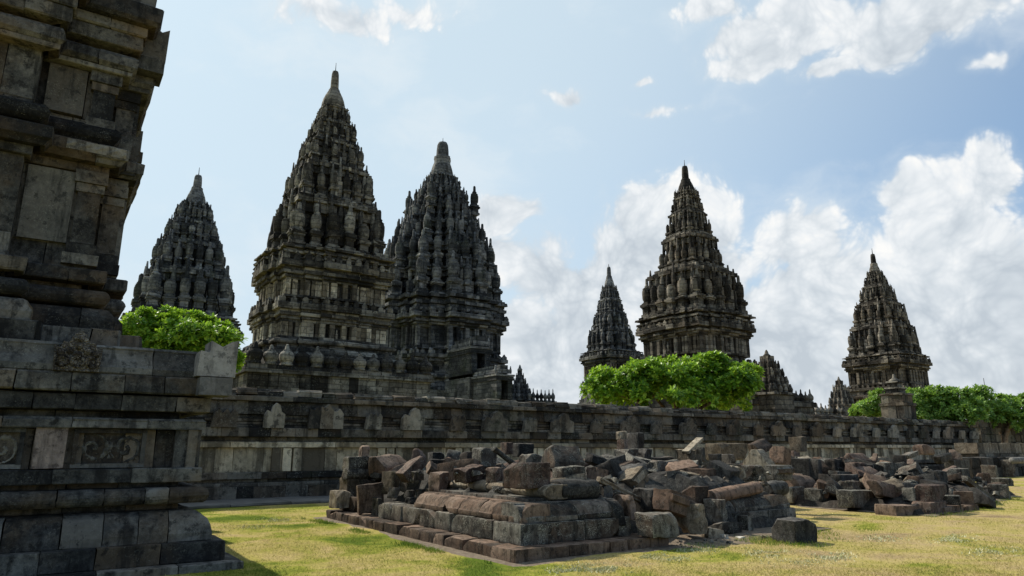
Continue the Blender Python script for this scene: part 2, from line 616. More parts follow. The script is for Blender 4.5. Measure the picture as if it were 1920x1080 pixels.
def mesh_obj(name, me, parent=None, loc=(0, 0, 0), rz=0.0, sc=1.0):
    o = bpy.data.objects.new(name, me)
    COL.objects.link(o)
    if parent: o.parent = parent
    o.location = loc
    o.rotation_euler = (0, 0, rz)
    o.scale = (sc, sc, sc) if not isinstance(sc, tuple) else sc
    return o


# ------------------------------------------------------------------ ground
Lc = gnd(455, 1066)                # near corner of the left temple
RC = gnd(965, 1058)                # near corner of the ruined plinth
WO = gnd(480, 940)                 # a point on the foot of the long wall


def uv(O, s, v, z=0.0):
    return Vector((O.x, O.y, 0)) + U * s + V * v + Vector((0, 0, z))


def build_ground():
    m, nt, b = new_mat('dry_lawn')
    g = nt.nodes.new('ShaderNodeNewGeometry')
    pos = X(g.outputs['Position'])
    n1 = noise_tex(pos, .55, 6, .6, dist=.4)
    n2 = noise_tex(pos, 3.2, 6, .65)
    n3 = noise_tex(pos, 24, 4, .75)
    n4 = noise_tex(pos, .16, 3, .5)
    sp = nt.nodes.new('ShaderNodeSeparateXYZ')
    nt.links.new(pos.s, sp.inputs[0])
    right = smooth(X(sp.outputs[0]), -1.0, 5.5)           # the lawn dries out towards the right
    dry = X.m('ADD', (n1 - .5) * 2.1 + n2 * .5 + n4 * .2 + .06, right * .22, clamp=True)
    col = ramp(dry, [(.10, (.09, .13, .018)), (.30, (.22, .23, .04)), (.46, (.32, .275, .085)), (.66, (.38, .30, .13)), (.84, (.33, .25, .135)), (1.0, (.22, .16, .095))])
    col = mixc(.75, col, ramp(n3, [(.30, (.45, .46, .40)), (.5, (.95, .95, .95)), (.68, (1.5, 1.45, 1.35))]), 'MULTIPLY')
    # worn soil close to the stone footing
    nt.links.new(col.s, b.inputs['Base Color'])
    b.inputs['Roughness'].default_value = 1
    b.inputs['Specular IOR Level'].default_value = .02
    bp = nt.nodes.new('ShaderNodeBump')
    bp.inputs['Strength'].default_value = .7
    bp.inputs['Distance'].default_value = .05
    nt.links.new((n3 * .6 + n2 * .8).s, bp.inputs['Height'])
    nt.links.new(bp.outputs[0], b.inputs['Normal'])
    mb = MB()
    # fine grid near, coarse far, one sheet
    xs = [-900, -300, -100, -40] + [-20 + i * 1.0 for i in range(61)] + [60, 100, 300, 900]
    ys = [-200, -60, -20] + [-5 + i * 1.0 for i in range(56)] + [70, 120, 300, 900, 1800]
    vs = [(x, y, .05 * (noise.noise(Vector((x * .25, y * .25, 0)))) if (-20 < x < 40 and -5 < y < 50) else 0.0) for y in ys for x in xs]
    nx = len(xs)
    fs = [(j * nx + i, j * nx + i + 1, (j + 1) * nx + i + 1, (j + 1) * nx + i) for j in range(len(ys) - 1) for i in range(nx - 1)]
    mb.add(vs, fs, True)
    tag(mb.build('ground', m), kind='structure')

    # grey paving strip along the foot of the wall
    pm, nt, b = new_mat('grey_paving')
    g = nt.nodes.new('ShaderNodeNewGeometry')
    pos = X(g.outputs['Position'])
    col = ramp(noise_tex(pos, 2.5, 7, .65), [(.3, (.10, .095, .088)), (.7, (.19, .18, .165))])
    nt.links.new(col.s, b.inputs['Base Color'])
    mb = MB()
    sweep(mb, [(-8, -2.0), (50, -2.0)], rect_prof(0, 0, .09, .02), blk=1.1, gap=.02, jit=.03, rng=random.Random(3), t=2.0, closed=False, zj=.008)
    o = mb.build('path', pm)
    o.location = (WO.x, WO.y, 0)
    o.rotation_euler = (0, 0, A)
    tag(o, kind='structure')

    # bare soil round the ruined plinths
    sm, nt, b = new_mat('bare_soil')
    g = nt.nodes.new('ShaderNodeNewGeometry')
    pos = X(g.outputs['Position'])
    n = noise_tex(pos, 9, 6, .7)
    col = ramp(n, [(.3, (.09, .068, .05)), (.55, (.19, .15, .11)), (.75, (.30, .25, .195))])
    nt.links.new(col.s, b.inputs['Base Color'])
    bp = nt.nodes.new('ShaderNodeBump')
    bp.inputs['Distance'].default_value = .04
    nt.links.new(n.s, bp.inputs['Height'])
    nt.links.new(bp.outputs[0], b.inputs['Normal'])

    def patch(name, outline, z):
        mb = MB()
        cen = sum((Vector(p) for p in outline), Vector((0, 0))) / len(outline)
        pts = []
        n = len(outline)
        for i in range(n):
            p, q = Vector(outline[i]), Vector(outline[(i + 1) % n])
            for k in range(14):
                w = p.lerp(q, k / 14)
                d = (w - cen).normalized()
                pts.append(w + d * noise.noise(Vector((w.x * 1.7, w.y * 1.7, 5))) * .22 + d * noise.noise(Vector((w.x * 6, w.y * 6, 9))) * .14)
        vs = [(cen.x, cen.y, z + .03)] + [((p * .55 + cen * .45).x, (p * .55 + cen * .45).y, z + .03) for p in pts] + [(p.x, p.y, z - .05) for p in pts]
        m = len(pts)
        fs = [(0, 1 + i, 1 + (i + 1) % m) for i in range(m)]
        fs += [(1 + i, 1 + m + i, 1 + m + (i + 1) % m, 1 + (i + 1) % m) for i in range(m)]
        mb.add(vs, fs, True)
        tag(mb.build(name, sm), kind='structure')

    def qq(s, v): p = uv(RC, s, v); return (p.x, p.y)
    patch('soil', [qq(-.28, -.28), qq(1.5, -.3), qq(4.0, -.55), qq(7.9, .1), qq(8.1, 6), qq(7.6, 8.3), qq(-.25, 8.25)], .05)
    patch('soil', [qq(12.0, 4), qq(12.3, .15), qq(17, .9), qq(22.4, 2.0), qq(23, 9), qq(12.2, 9)], .05)


build_ground()


# ------------------------------------------------------------------ the near temple on the left
def antefix_poly(w, h, kind):
    if kind == 'crown':
        return [(-w / 2, 0), (w / 2, 0), (w * .53, h * .62), (w * .40, h * .56), (w * .35, h * .72), (w * .24, h * .70), (w * .12, h * .92),
                (0, h), (-w * .12, h * .92), (-w * .24, h * .70), (-w * .35, h * .72), (-w * .40, h * .56), (-w * .53, h * .62)]
    if kind == 'leaf':
        return [(-w / 2, 0), (w / 2, 0), (w * .5, h * .55), (w * .30, h * .66), (w * .22, h * .92), (w * .05, h), (-w * .12, h * .86),
                (-w * .2, h * .62), (-w * .38, h * .70), (-w * .5, h * .5)]
    return [(-w / 2, 0), (w / 2, 0), (w * .5, h * .8), (w * .35, h), (w * .2, h * .72), (w * .08, h * 1.0), (-w * .1, h * .75), (-w * .25, h), (-w * .42, h * .7)]


def build_near_temple():
    rng = random.Random(11)
    H = 3.9
    base = Vector((Lc.x, Lc.y, 0)) - U * H + V * H
    root = empty('stone_temple', base, A)
    tag(root, 'dark stepped stone temple cut off by the frame, pale plain corner block on its ledge', 'temple')

    def sq(d): return redent(H - d)

    def fb(a, km, kb):
        """body plan: square with stepped bays on the front and back only"""
        m_ = a - km
        b1, b2, p1, p2 = 1.7 - kb, .72 - kb, 2.45 - kb, 2.75 - kb
        f = [(-m_, -m_), (-b1, -m_), (-b1, -p1), (-b2, -p1), (-b2, -p2), (b2, -p2), (b2, -p1), (b1, -p1), (b1, -m_), (m_, -m_)]
        return f + [(-x, -y) for x, y in f]

    # core masses so nothing shows through the joints
    core = MB()
    core.prism(redent(H - 1.0), -.2, 2.6)
    core.prism(redent(H - .34), -.2, .3)
    core.prism(scaled(fb(2.0, 0, 0), .93), 2.5, 9.6)
    core.build('core', M['near'], root)

    b = MB()
    sweep(b, sq(0), rect_prof(0, -.15, .10), blk=.9, rng=rng, t=.5)
    sweep(b, sq(.21), rect_prof(0, .10, .36), blk=.62, rng=rng, t=.6, jit=.012)
    b.build('step', M['near'], root)
    b = MB()
    sweep(b, sq(.36), ogee_prof(0, -.28, .36, .76, .28), blk=.52, rng=rng, t=.45, jit=.014)
    b.build('ogee_course', M['near'], root)
    b = MB()
    sweep(b, sq(.78), rect_prof(0, .76, .865), blk=.8, rng=rng, t=.3)
    sweep(b, sq(.43), roll_prof(0, .85, 1.07, 8), blk=.5, rng=rng, t=.5, jit=.012)
    b.build('roll_moulding', M['near'], root)
    b = MB()
    sweep(b, sq(.80), rect_prof(0, 1.06, 1.145), blk=.8, rng=rng, t=.3)
    sweep(b, sq(.53), rect_prof(0, 1.14, 1.33), blk=.75, rng=rng, t=.4, jit=.015)
    b.build('lower_band', M['near'], root)
    # panel zone
    b = MB()
    sweep(b, sq(.74), rect_prof(0, 1.33, 1.86), blk=.45, rng=rng, t=.3)
    for k in range(4):
        c, s = (1, 0, -1, 0)[k], (0, 1, 0, -1)[k]
        for x in (-3.15, 3.15, -2.72, 2.72):
            yy = -(H - .70)
            if abs(x) < 3: continue
            b.box((x * c - yy * s, x * s + yy * c, 1.595), (.34, .12, .525), k * math.pi / 2)
    b.build('dado', M['near'], root)

    def lx(s): return s + H
    yf = -(H - .72)
    for x0, x1 in ((lx(-2.15), lx(-1.28)), (lx(-3.45), lx(-2.68)), (lx(-4.9), lx(-4.1)), (lx(-6.1), lx(-5.3))):
        panels, fr = MB(), MB()
        for z in (1.37, 1.825):
            fr.box(((x0 + x1) / 2, yf - .02, z), (x1 - x0, .09, .055))
        for x in (x0 + .03, x1 - .03):
            fr.box((x, yf - .022, 1.597), (.055, .09, .41))
        nx, nz = 90, 44
        vs = []
        for j in range(nz + 1):
            for i in range(nx + 1):
                u, w = i / nx, j / nz
                d = 0.0
                for cxx, cz, rad in ((.25, .5, .30), (.75, .5, .30)):
                    rr = math.hypot((u - cxx) * 2, (w - cz)) / rad / 1.6
                    an = math.atan2(w - cz, (u - cxx) * 2)
                    if rr < 1: d += .045 * (math.sin(rr * 9 - an * (1 if cxx < .5 else -1)) * .5 + .5)
                d += .04 * max(0, 1 - abs(u - .5) * 9) * (1 if .15 < w < .85 else 0)
                d += .020 * noise.noise(Vector((u * 16, w * 8, x0))) + .012 * noise.noise(Vector((u * 40, w * 20, x0)))
                vs.append((x0 + .05 + (x1 - x0 - .1) * u, yf + .045 - d, 1.40 + .40 * w))
        fs = [(j * (nx + 1) + i, j * (nx + 1) + i + 1, (j + 1) * (nx + 1) + i + 1, (j + 1) * (nx + 1) + i) for j in range(nz) for i in range(nx)]
        panels.add(vs, fs, True)
        fr.build('panel_frame', M['near'], panels.build('carved_panel', M['near_carved'], root))
    pk = MB()
    pk.box((lx(-2.40), yf - .05, 1.6), (.34, .13, .515), jit=.006, rng=rng)
    o = pk.build('plain_block', M['near_pink'], root)
    o['label'] = 'plain pinkish block between two carved panels'
    # upper bands of the platform
    b = MB()
    sweep(b, sq(.56), ogee_prof(0, -.04, 1.86, 2.0, .7), blk=1.0, rng=rng, t=.4, jit=.014)
    sweep(b, sq(.86), rect_prof(0, 2.0, 2.10), blk=1.0, rng=rng, t=.3)
    sweep(b, sq(.53), rect_prof(0, 2.10, 2.31), blk=.62, rng=rng, t=.4, jit=.012)
    b.build('cornice', M['near'], root)
    b = MB()
    sweep(b, sq(.42), rect_prof(0, 2.335, 2.58, .02), blk=.6, rng=rng, t=.5, jit=.015)
    b.build('upper_band', M['near'], root)
    b = MB()
    sweep(b, sq(.46), [(-.02, 2.58), (0, 2.6), (0, 2.68), (-.03, 2.69), (-.05, 2.73), (-.10, 2.80), (-.13, 2.88), (-.135, 2.93), (-.12, 2.95), (-.15, 2.985)], blk=.85, rng=rng, t=.6, jit=.01)
    b.build('coping', M['near_grey'], root)
    # pale corner antefix and the carved crown antefixes
    for k in range(4):
        b = MB()
        c, s = (1, 0, -1, 0)[k], (0, 1, 0, -1)[k]
        x, y = (H - .47), -(H - .47)
        mt = Matrix.Translation((x * c - y * s, x * s + y * c, 0)) @ Matrix.Rotation(k * math.pi / 2, 4, 'Z')
        poly = [(-.33, 2.60), (.19, 2.60), (.20, 3.14), (.10, 3.11), (-.01, 3.03), (-.17, 3.11), (-.17, 2.97), (-.19, 2.94), (-.30, 2.96), (-.31, 2.90)]
        b.extrude(poly, .50, mt)
        b.box(mt @ Vector((-.06, -.03, 2.46)), (.44, .5, .25), k * math.pi / 2)
        o = b.build('corner_block', M['near_pale'], root)
        o['label'] = 'newer pale uncarved corner block'
    for k in range(4):
        for x in (lx(-2.24), 0.08, -lx(-2.24) - .2):
            b = MB()
            c, s = (1, 0, -1, 0)[k], (0, 1, 0, -1)[k]
            yy = -(H - .46)
            mt = Matrix.Translation((x * c - yy * s, x * s + yy * c, 2.585)) @ Matrix.Rotation(k * math.pi / 2, 4, 'Z')
            b.extrude(antefix_poly(.52, .54, 'crown'), .16, mt @ Matrix.Rotation(R(-4), 4, 'X'))
            for sx in (-.17, 0, .17):      # three carved scroll bosses
                for q in range(3):
                    pts = [mt @ Vector((sx + math.cos(w) * (.075 - .02 * q), -.09 + .008 * q, .13 + math.sin(w) * (.075 - .02 * q))) for w in [i * math.pi / 5 for i in range(11)]]
                    if q < 2: b.tube(pts, [.014] * 11, 5)
            for sx, sz in ((-.1, .27), (.1, .27), (0, .34), (0, .22), (-.2, .24), (.2, .24), (0, .44)):
                b.lathe([(.05, -.02), (.04, .012), (.012, .03)], (0, 0, 0), 8)
                nv = 3 * 8
                b.v[-nv:] = [tuple(mt @ Vector((sx + vx, -.08 - vz, sz + vy))) for vx, vy, vz in b.v[-nv:]]
            b.build('antefix', M['carve'], root)
            if k > 0: break
    # --- body on the redented plan
    def bp(k): return fb(2.0, max(k, -.22) if k < 0 and k != -.52 and k != -.46 else k, k)
    b = MB()
    sweep(b, bp(-.52), rect_prof(0, 2.55, 2.98), blk=.6, rng=rng, t=.6, jit=.02)
    sweep(b, bp(-.46), rect_prof(0, 2.98, 3.26), blk=.55, rng=rng, t=.6, jit=.03)
    sweep(b, bp(-.36), ogee_prof(0, -.16, 3.26, 3.58, .4), blk=.55, rng=rng, t=.5, jit=.012)
    b.build('body_plinth', M['near'], root)
    b = MB()
    sweep(b, bp(.06), rect_prof(0, 3.56, 3.64), blk=.9, rng=rng, t=.3)
    sweep(b, bp(-.27), roll_prof(0, 3.62, 3.86, 8), blk=.7, rng=rng, t=.4)
    sweep(b, bp(.10), rect_prof(0, 3.85, 3.98), blk=.9, rng=rng, t=.3)
    b.build('body_roll', M['near'], root)
    b = MB()
    sweep(b, bp(-.20), rect_prof(0, 3.97, 4.17, .02), blk=.6, rng=rng, t=.4, jit=.012)
    b.build('body_band', M['near'], root)

    def storey(z0, z1, pale):
        w = MB()
        sweep(w, bp(.05), rect_prof(0, z0, z0 + .38), blk=.45, rng=rng, t=.3, jit=.008)
        sweep(w, bp(.05), rect_prof(0, z0 + .38, z1), blk=.4, rng=rng, t=.3, jit=.008)
        w.build('body_wall', M['near'], root)
        for k in range(4):
            c, s = (1, 0, -1, 0)[k], (0, 1, 0, -1)[k]

            def at(x, y): return (x * c - y * s, x * s + y * c)
            def bx(mb, x, y, z, sz):
                X_, Y_ = at(x, y)
                mb.box((X_, Y_, z), sz, k * math.pi / 2, jit=.004, rng=rng)
            if k in (1, 3):
                for x in (1.85, -1.85, .7, -.7):
                    p = MB()
                    bx(p, x, -1.99, (z0 + z1) / 2, (.3, .14, z1 - z0 - .1))
                    p.build('pilaster', M['near'], root)
                continue
            for x, y, wd in ((1.53, -2.42, .30), (-1.53, -2.42, .30), (1.86, -1.97, .26), (-1.86, -1.97, .26)):
                p = MB()
                bx(p, x, y, (z0 + z1) / 2 + .1, (wd, .14, z1 - z0 - .62))
                bx(p, x, y, z0 + .32, (wd + .10, .20, .16))
                bx(p, x, y, z0 + .16, (wd + .16, .24, .16))
                bx(p, x, y, z1 - .27, (wd + .07, .18, .13))
                bx(p, x, y, z1 - .10, (wd + .13, .24, .19))
                p.build('pilaster', M['near'], root)
            for sgn in (1, -1):
                q = MB()
                bx(q, sgn * 1.03, -2.43, z0 + .38 + (z1 - z0 - .42) / 2, (.60 if z0 < 5 else .50, .10, z1 - z0 - .44))
                q.build('wall_panel', M['near_grey'] if sgn > 0 else M['near'], root)
    storey(4.17, 5.72, True)
    b = MB()
    sweep(b, bp(-.04), rect_prof(0, 5.70, 5.84), blk=.7, rng=rng, t=.4)
    sweep(b, bp(-.26), [(-.08, 5.84), (-.04, 5.9), (0, 5.93), (0, 6.10), (-.02, 6.12)], blk=.62, rng=rng, t=.6, jit=.012)
    b.build('mid_cornice', M['near'], root)
    cvb = MB()
    xx0, xx1 = lx(-2.70) - .02, lx(-2.70) + .75
    nx, nz = 40, 8
    vs = []
    for j in range(nz + 1):
        for i in range(nx + 1):
            u, w = i / nx, j / nz
            d = .022 * (math.sin(u * 26 + math.sin(w * 6) * 1.5) * math.sin(w * math.pi)) + .008 * noise.noise(Vector((u * 20, w * 5, 0)))
            vs.append((1.15 + .78 * u, -2.45 - .262 - .012 - max(0, d), 5.945 + .15 * w))
    cvb.add(vs, [(j * (nx + 1) + i, j * (nx + 1) + i + 1, (j + 1) * (nx + 1) + i + 1, (j + 1) * (nx + 1) + i) for j in range(nz) for i in range(nx)], True)
    o = cvb.build('carved_band', M['near_carved'], root)
    b = MB()
    sweep(b, bp(-.02), rect_prof(0, 6.1, 6.2), blk=.7, rng=rng, t=.4)
    sweep(b, bp(-.16), roll_prof(0, 6.18, 6.50, 6), blk=.6, rng=rng, t=.4, jit=.02, miss=.15)
    b.build('rounded_course', M['r_dark'], root)
    for sgn in (1, -1):
        for k in (0, 2):
            b = MB()
            c, s = (1, 0, -1, 0)[k], (0, 1, 0, -1)[k]
            x, y = sgn * 1.85, -2.2
            b.box((x * c - y * s, x * s + y * c, 6.27), (.3, .25, .3), k * math.pi / 2, jit=.01, rng=rng)
            b.build('filler_block', M['near_grey'], root)
    storey(6.2, 7.40, False)
    b = MB()
    sweep(b, bp(-.16), rect_prof(0, 7.38, 7.46), blk=.8, rng=rng, t=.4)
    sweep(b, bp(-.22), [(-.05, 7.46), (0, 7.52), (-.01, 7.66), (-.06, 7.72)], blk=.7, rng=rng, t=.5, jit=.025)
    o = b.build('rough_course', M['near'], root)
    b = MB()
    sweep(b, bp(.02), rect_prof(0, 7.72, 7.83), blk=.8, rng=rng, t=.4)
    sweep(b, bp(-.24), rect_prof(0, 7.82, 8.06, .02), blk=.6, rng=rng, t=.5, jit=.02)
    sweep(b, bp(-.30), rect_prof(0, 8.06, 8.24, .02), blk=.6, rng=rng, t=.5, jit=.012)
    sweep(b, bp(-.44), [(-.05, 8.24), (0, 8.30), (0, 8.55), (-.02, 8.57)], blk=.8, rng=rng, t=.7, jit=.012)
    b.build('main_cornice', M['near'], root)
    b = MB()
    sweep(b, bp(-.30), rect_prof(0, 8.57, 8.98), blk=.5, rng=rng, t=.5, jit=.03)
    sweep(b, bp(-.1), rect_prof(0, 8.98, 9.6), blk=.5, rng=rng, t=.5, jit=.03)
    b.build('roof_course', M['near'], root)
    # plain antefixes standing on the outer corners of the cornices
    for z, off, sc in ((6.12, .02, .8), (7.90, .20, 1.0)):
        for k in range(4):
            b = MB()
            c, s = (1, 0, -1, 0)[k], (0, 1, 0, -1)[k]
            x, y = 2.0 + off, -(2.0 + off)
            mt = Matrix.Translation((x * c - y * s, x * s + y * c, z)) @ Matrix.Rotation(k * math.pi / 2, 4, 'Z')
            b.extrude([(-.36 * sc, 0), (.12 * sc, 0), (.13 * sc, .62 * sc), (.02, .54 * sc), (-.1 * sc, .60 * sc), (-.16 * sc, .52 * sc), (-.36 * sc, .5 * sc)], .4 * sc, mt)
            b.box(mt @ Vector((-.14 * sc, 0, -.12)), (.5 * sc, .5 * sc, .24), k * math.pi / 2)
            b.build('cornice_block', M['near_grey'], root)


build_near_temple()


# ------------------------------------------------------------------ long enclosure wall
def build_wall():
    rng = random.Random(5)
    root = empty('enclosure_wall', (WO.x, WO.y, 0), A)
    tag(root, 'long low dark stone wall with pointed antefixes and a tan panelled foot', 'wall')
    S0, S1, D = -9.0, 49.5, 1.6

    def pl(d): return [(S0 - d, -d), (S1 + d, -d), (S1 + d, D + d), (S0 - d, D + d)]
    c = MB()
    c.box(((S0 + S1) / 2, D / 2, 1.6), (S1 - S0 - .7, D - .7, 3.2))
    c.build('core', M['wall'], root)
    b = MB()
    sweep(b, pl(0), rect_prof(0, -.05, .44), blk=.85, rng=rng, t=.5, jit=.012)
    sweep(b, pl(-.08), ogee_prof(0, -.05, .44, .56, .5), blk=1.1, rng=rng, t=.4)
    b.build('plinth', M['wall'], root)
    b = MB()
    sweep(b, pl(-.22), rect_prof(0, .56, .66), blk=1.2, rng=rng, t=.2)
    sweep(b, pl(-.06), rect_prof(0, .66, .86, .02), blk=.8, rng=rng, t=.5, jit=.014)
    b.build('lower_band', M['wall'], root)
    b = MB()
    sweep(b, pl(-.26), rect_prof(0, .86, 1.62), blk=.62, rng=rng, t=.3, jit=.012)
    b.build('dado', M['wall_tan'], root)
    # flat pilaster strips
    s = S0 + .6
    while s < S1 - .5:
        p = MB()
        for ds in (-.34, 0, .34):
            p.box((s + ds, .20, 1.24), (.27, .08, .72), jit=.004, rng=rng)
        p.build('pilaster', M['wall_tan'], root)
        s += rng.choice((2.6, 3.1, 3.6))
    b = MB()
    sweep(b, pl(-.10), ogee_prof(0, -.05, 1.62, 1.80, .6), blk=1.4, rng=rng, t=.4, jit=.012)
    b.build('string_course', M['wall_tan'], root)
    b = MB()
    sweep(b, pl(-.22), rect_prof(0, 1.80, 1.95), blk=1.2, rng=rng, t=.3)
    sweep(b, pl(.02), rect_prof(0, 1.95, 2.23, .02), blk=.8, rng=rng, t=.6, jit=.014)
    b.build('cornice', M['wall'], root)
    b = MB()
    z = 2.23
    for d, h in ((-.10, .10), (-.18, .10), (-.14, .10), (-.22, .12)):
        sweep(b, pl(d), rect_prof(0, z, z + h - .012, .01), blk=.9, rng=rng, t=.35, jit=.012)
        z += h
    b.build('recessed_band', M['wall'], root)
    b = MB()
    sweep(b, pl(-.16), ogee_prof(.04, -.02, z, 3.06, .3), blk=.8, rng=rng, t=.4, jit=.02)
    b.build('upper_course', M['wall'], root)
    b = MB()
    sweep(b, pl(.02), rect_prof(0, 3.06, 3.22, .02), blk=1.0, rng=rng, t=.6, jit=.02, zj=.004)
    sweep(b, pl(-.02), ogee_prof(0, -.16, 3.222, 3.44, .35), blk=.75, gap=.03, rng=rng, t=.6, jit=.05, zj=.03, miss=.08)
    b.build('coping', M['wall'], root)
    # antefixes
    wp = Vector((WO.x, WO.y, 0))
    items = []
    for px, w, kind in ((418, .75, 'plain'), (512, .62, 'leaf'), (609, 1.15, 'big'), (698, .58, 'plain'), (772, .85, 'leaf'), (856, .62, 'plain'), (926, 1.1, 'leaf'), (991, .62, 'plain'), (1052, 1.1, 'leaf')):
        p = atV(px, 800, wp)
        items.append(((p - wp).dot(U), w, kind))
    s = items[-1][0]
    k = 0
    while s < S1 - 2:
        s += 1.9 + rng.uniform(-.3, .3)
        items.append((s, (.62, 1.05)[k % 2], ('plain', 'leaf')[k % 2]))
        k += 1
    items.insert(0, (items[0][0] - 2, .9, 'leaf'))
    for s, w, kind in items:
        b = MB()
        mt = Matrix.Translation((s, -.04, 2.235)) @ Matrix.Rotation(R(7), 4, 'X')
        if kind == 'big':
            for dx, h, ww in ((-.38, .70, .40), (0, .80, .44), (.38, .66, .40)):
                b.extrude([(-ww / 2 + dx, 0), (ww / 2 + dx, 0), (ww * .46 + dx, h * .75), (dx + ww * .12, h), (dx - ww * .18, h * .84), (dx - ww * .48, h * .9)], .2 + .04 * (dx == 0), mt)
        else:
            h = .78 if kind == 'leaf' else .56
            b.extrude(antefix_poly(w, h, kind), .18, mt)
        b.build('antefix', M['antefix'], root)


build_wall()

# ------------------------------------------------------------------ temple towers
RATNA = [(.36, 0), (.38, .04), (.31, .07), (.31, .10), (.37, .13), (.405, .20), (.415, .34), (.41, .47), (.34, .55), (.38, .57), (.26, .61), (.21, .65), (.25, .68), (.15, .72), (.13, .95), (.08, 1.0)]


def ratna_mesh(name, mat, seed):
    """one pinnacle, 1 high: a stepped pedestal, a ribbed barrel and a blunt finial"""
    rng = random.Random(seed)
    b = MB()
    b.box((0, 0, .03), (.86, .86, .07), jit=.02, rng=rng)
    b.box((0, 0, .14), (.66, .66, .17), jit=.02, rng=rng)
    b.box((0, 0, .235), (.80, .80, .05), jit=.02, rng=rng)
    b.box((0, 0, .275), (.96, .96, .06), jit=.03, rng=rng)
    b.box((0, 0, .32), (.74, .74, .05), jit=.02, rng=rng)
    cut = rng.choice((16, 16, 16, 13, 11))
    b.lathe([(r, .34 + z * .66) for r, z in RATNA[:cut]], (0, 0, 0), 14, .05, True)
    return b.mesh(name, mat)


def interp(rows, z):
    rows = sorted(rows)
    if z <= rows[0][0]: return rows[0][1]
    for (z0, w0), (z1, w1) in zip(rows, rows[1:]):
        if z <= z1: return w0 + (w1 - w0) * (z - z0) / (z1 - z0)
    return rows[-1][1]


def perimeter_spots(plan, inset, sp):
    n = len(plan)
    out = []
    for i in range(n):
        a, b = Vector(plan[i]), Vector(plan[(i + 1) % n])
        e = b - a
        L = e.length
        if L < sp * .55: continue
        e /= L
        nr = Vector((e.y, -e.x))
        m = max(1, round(L / sp))
        for k in range(m):
            p = a + e * (L * (k + .5) / m) - nr * inset
            out.append((p, math.atan2(e.y, e.x)))
    return out


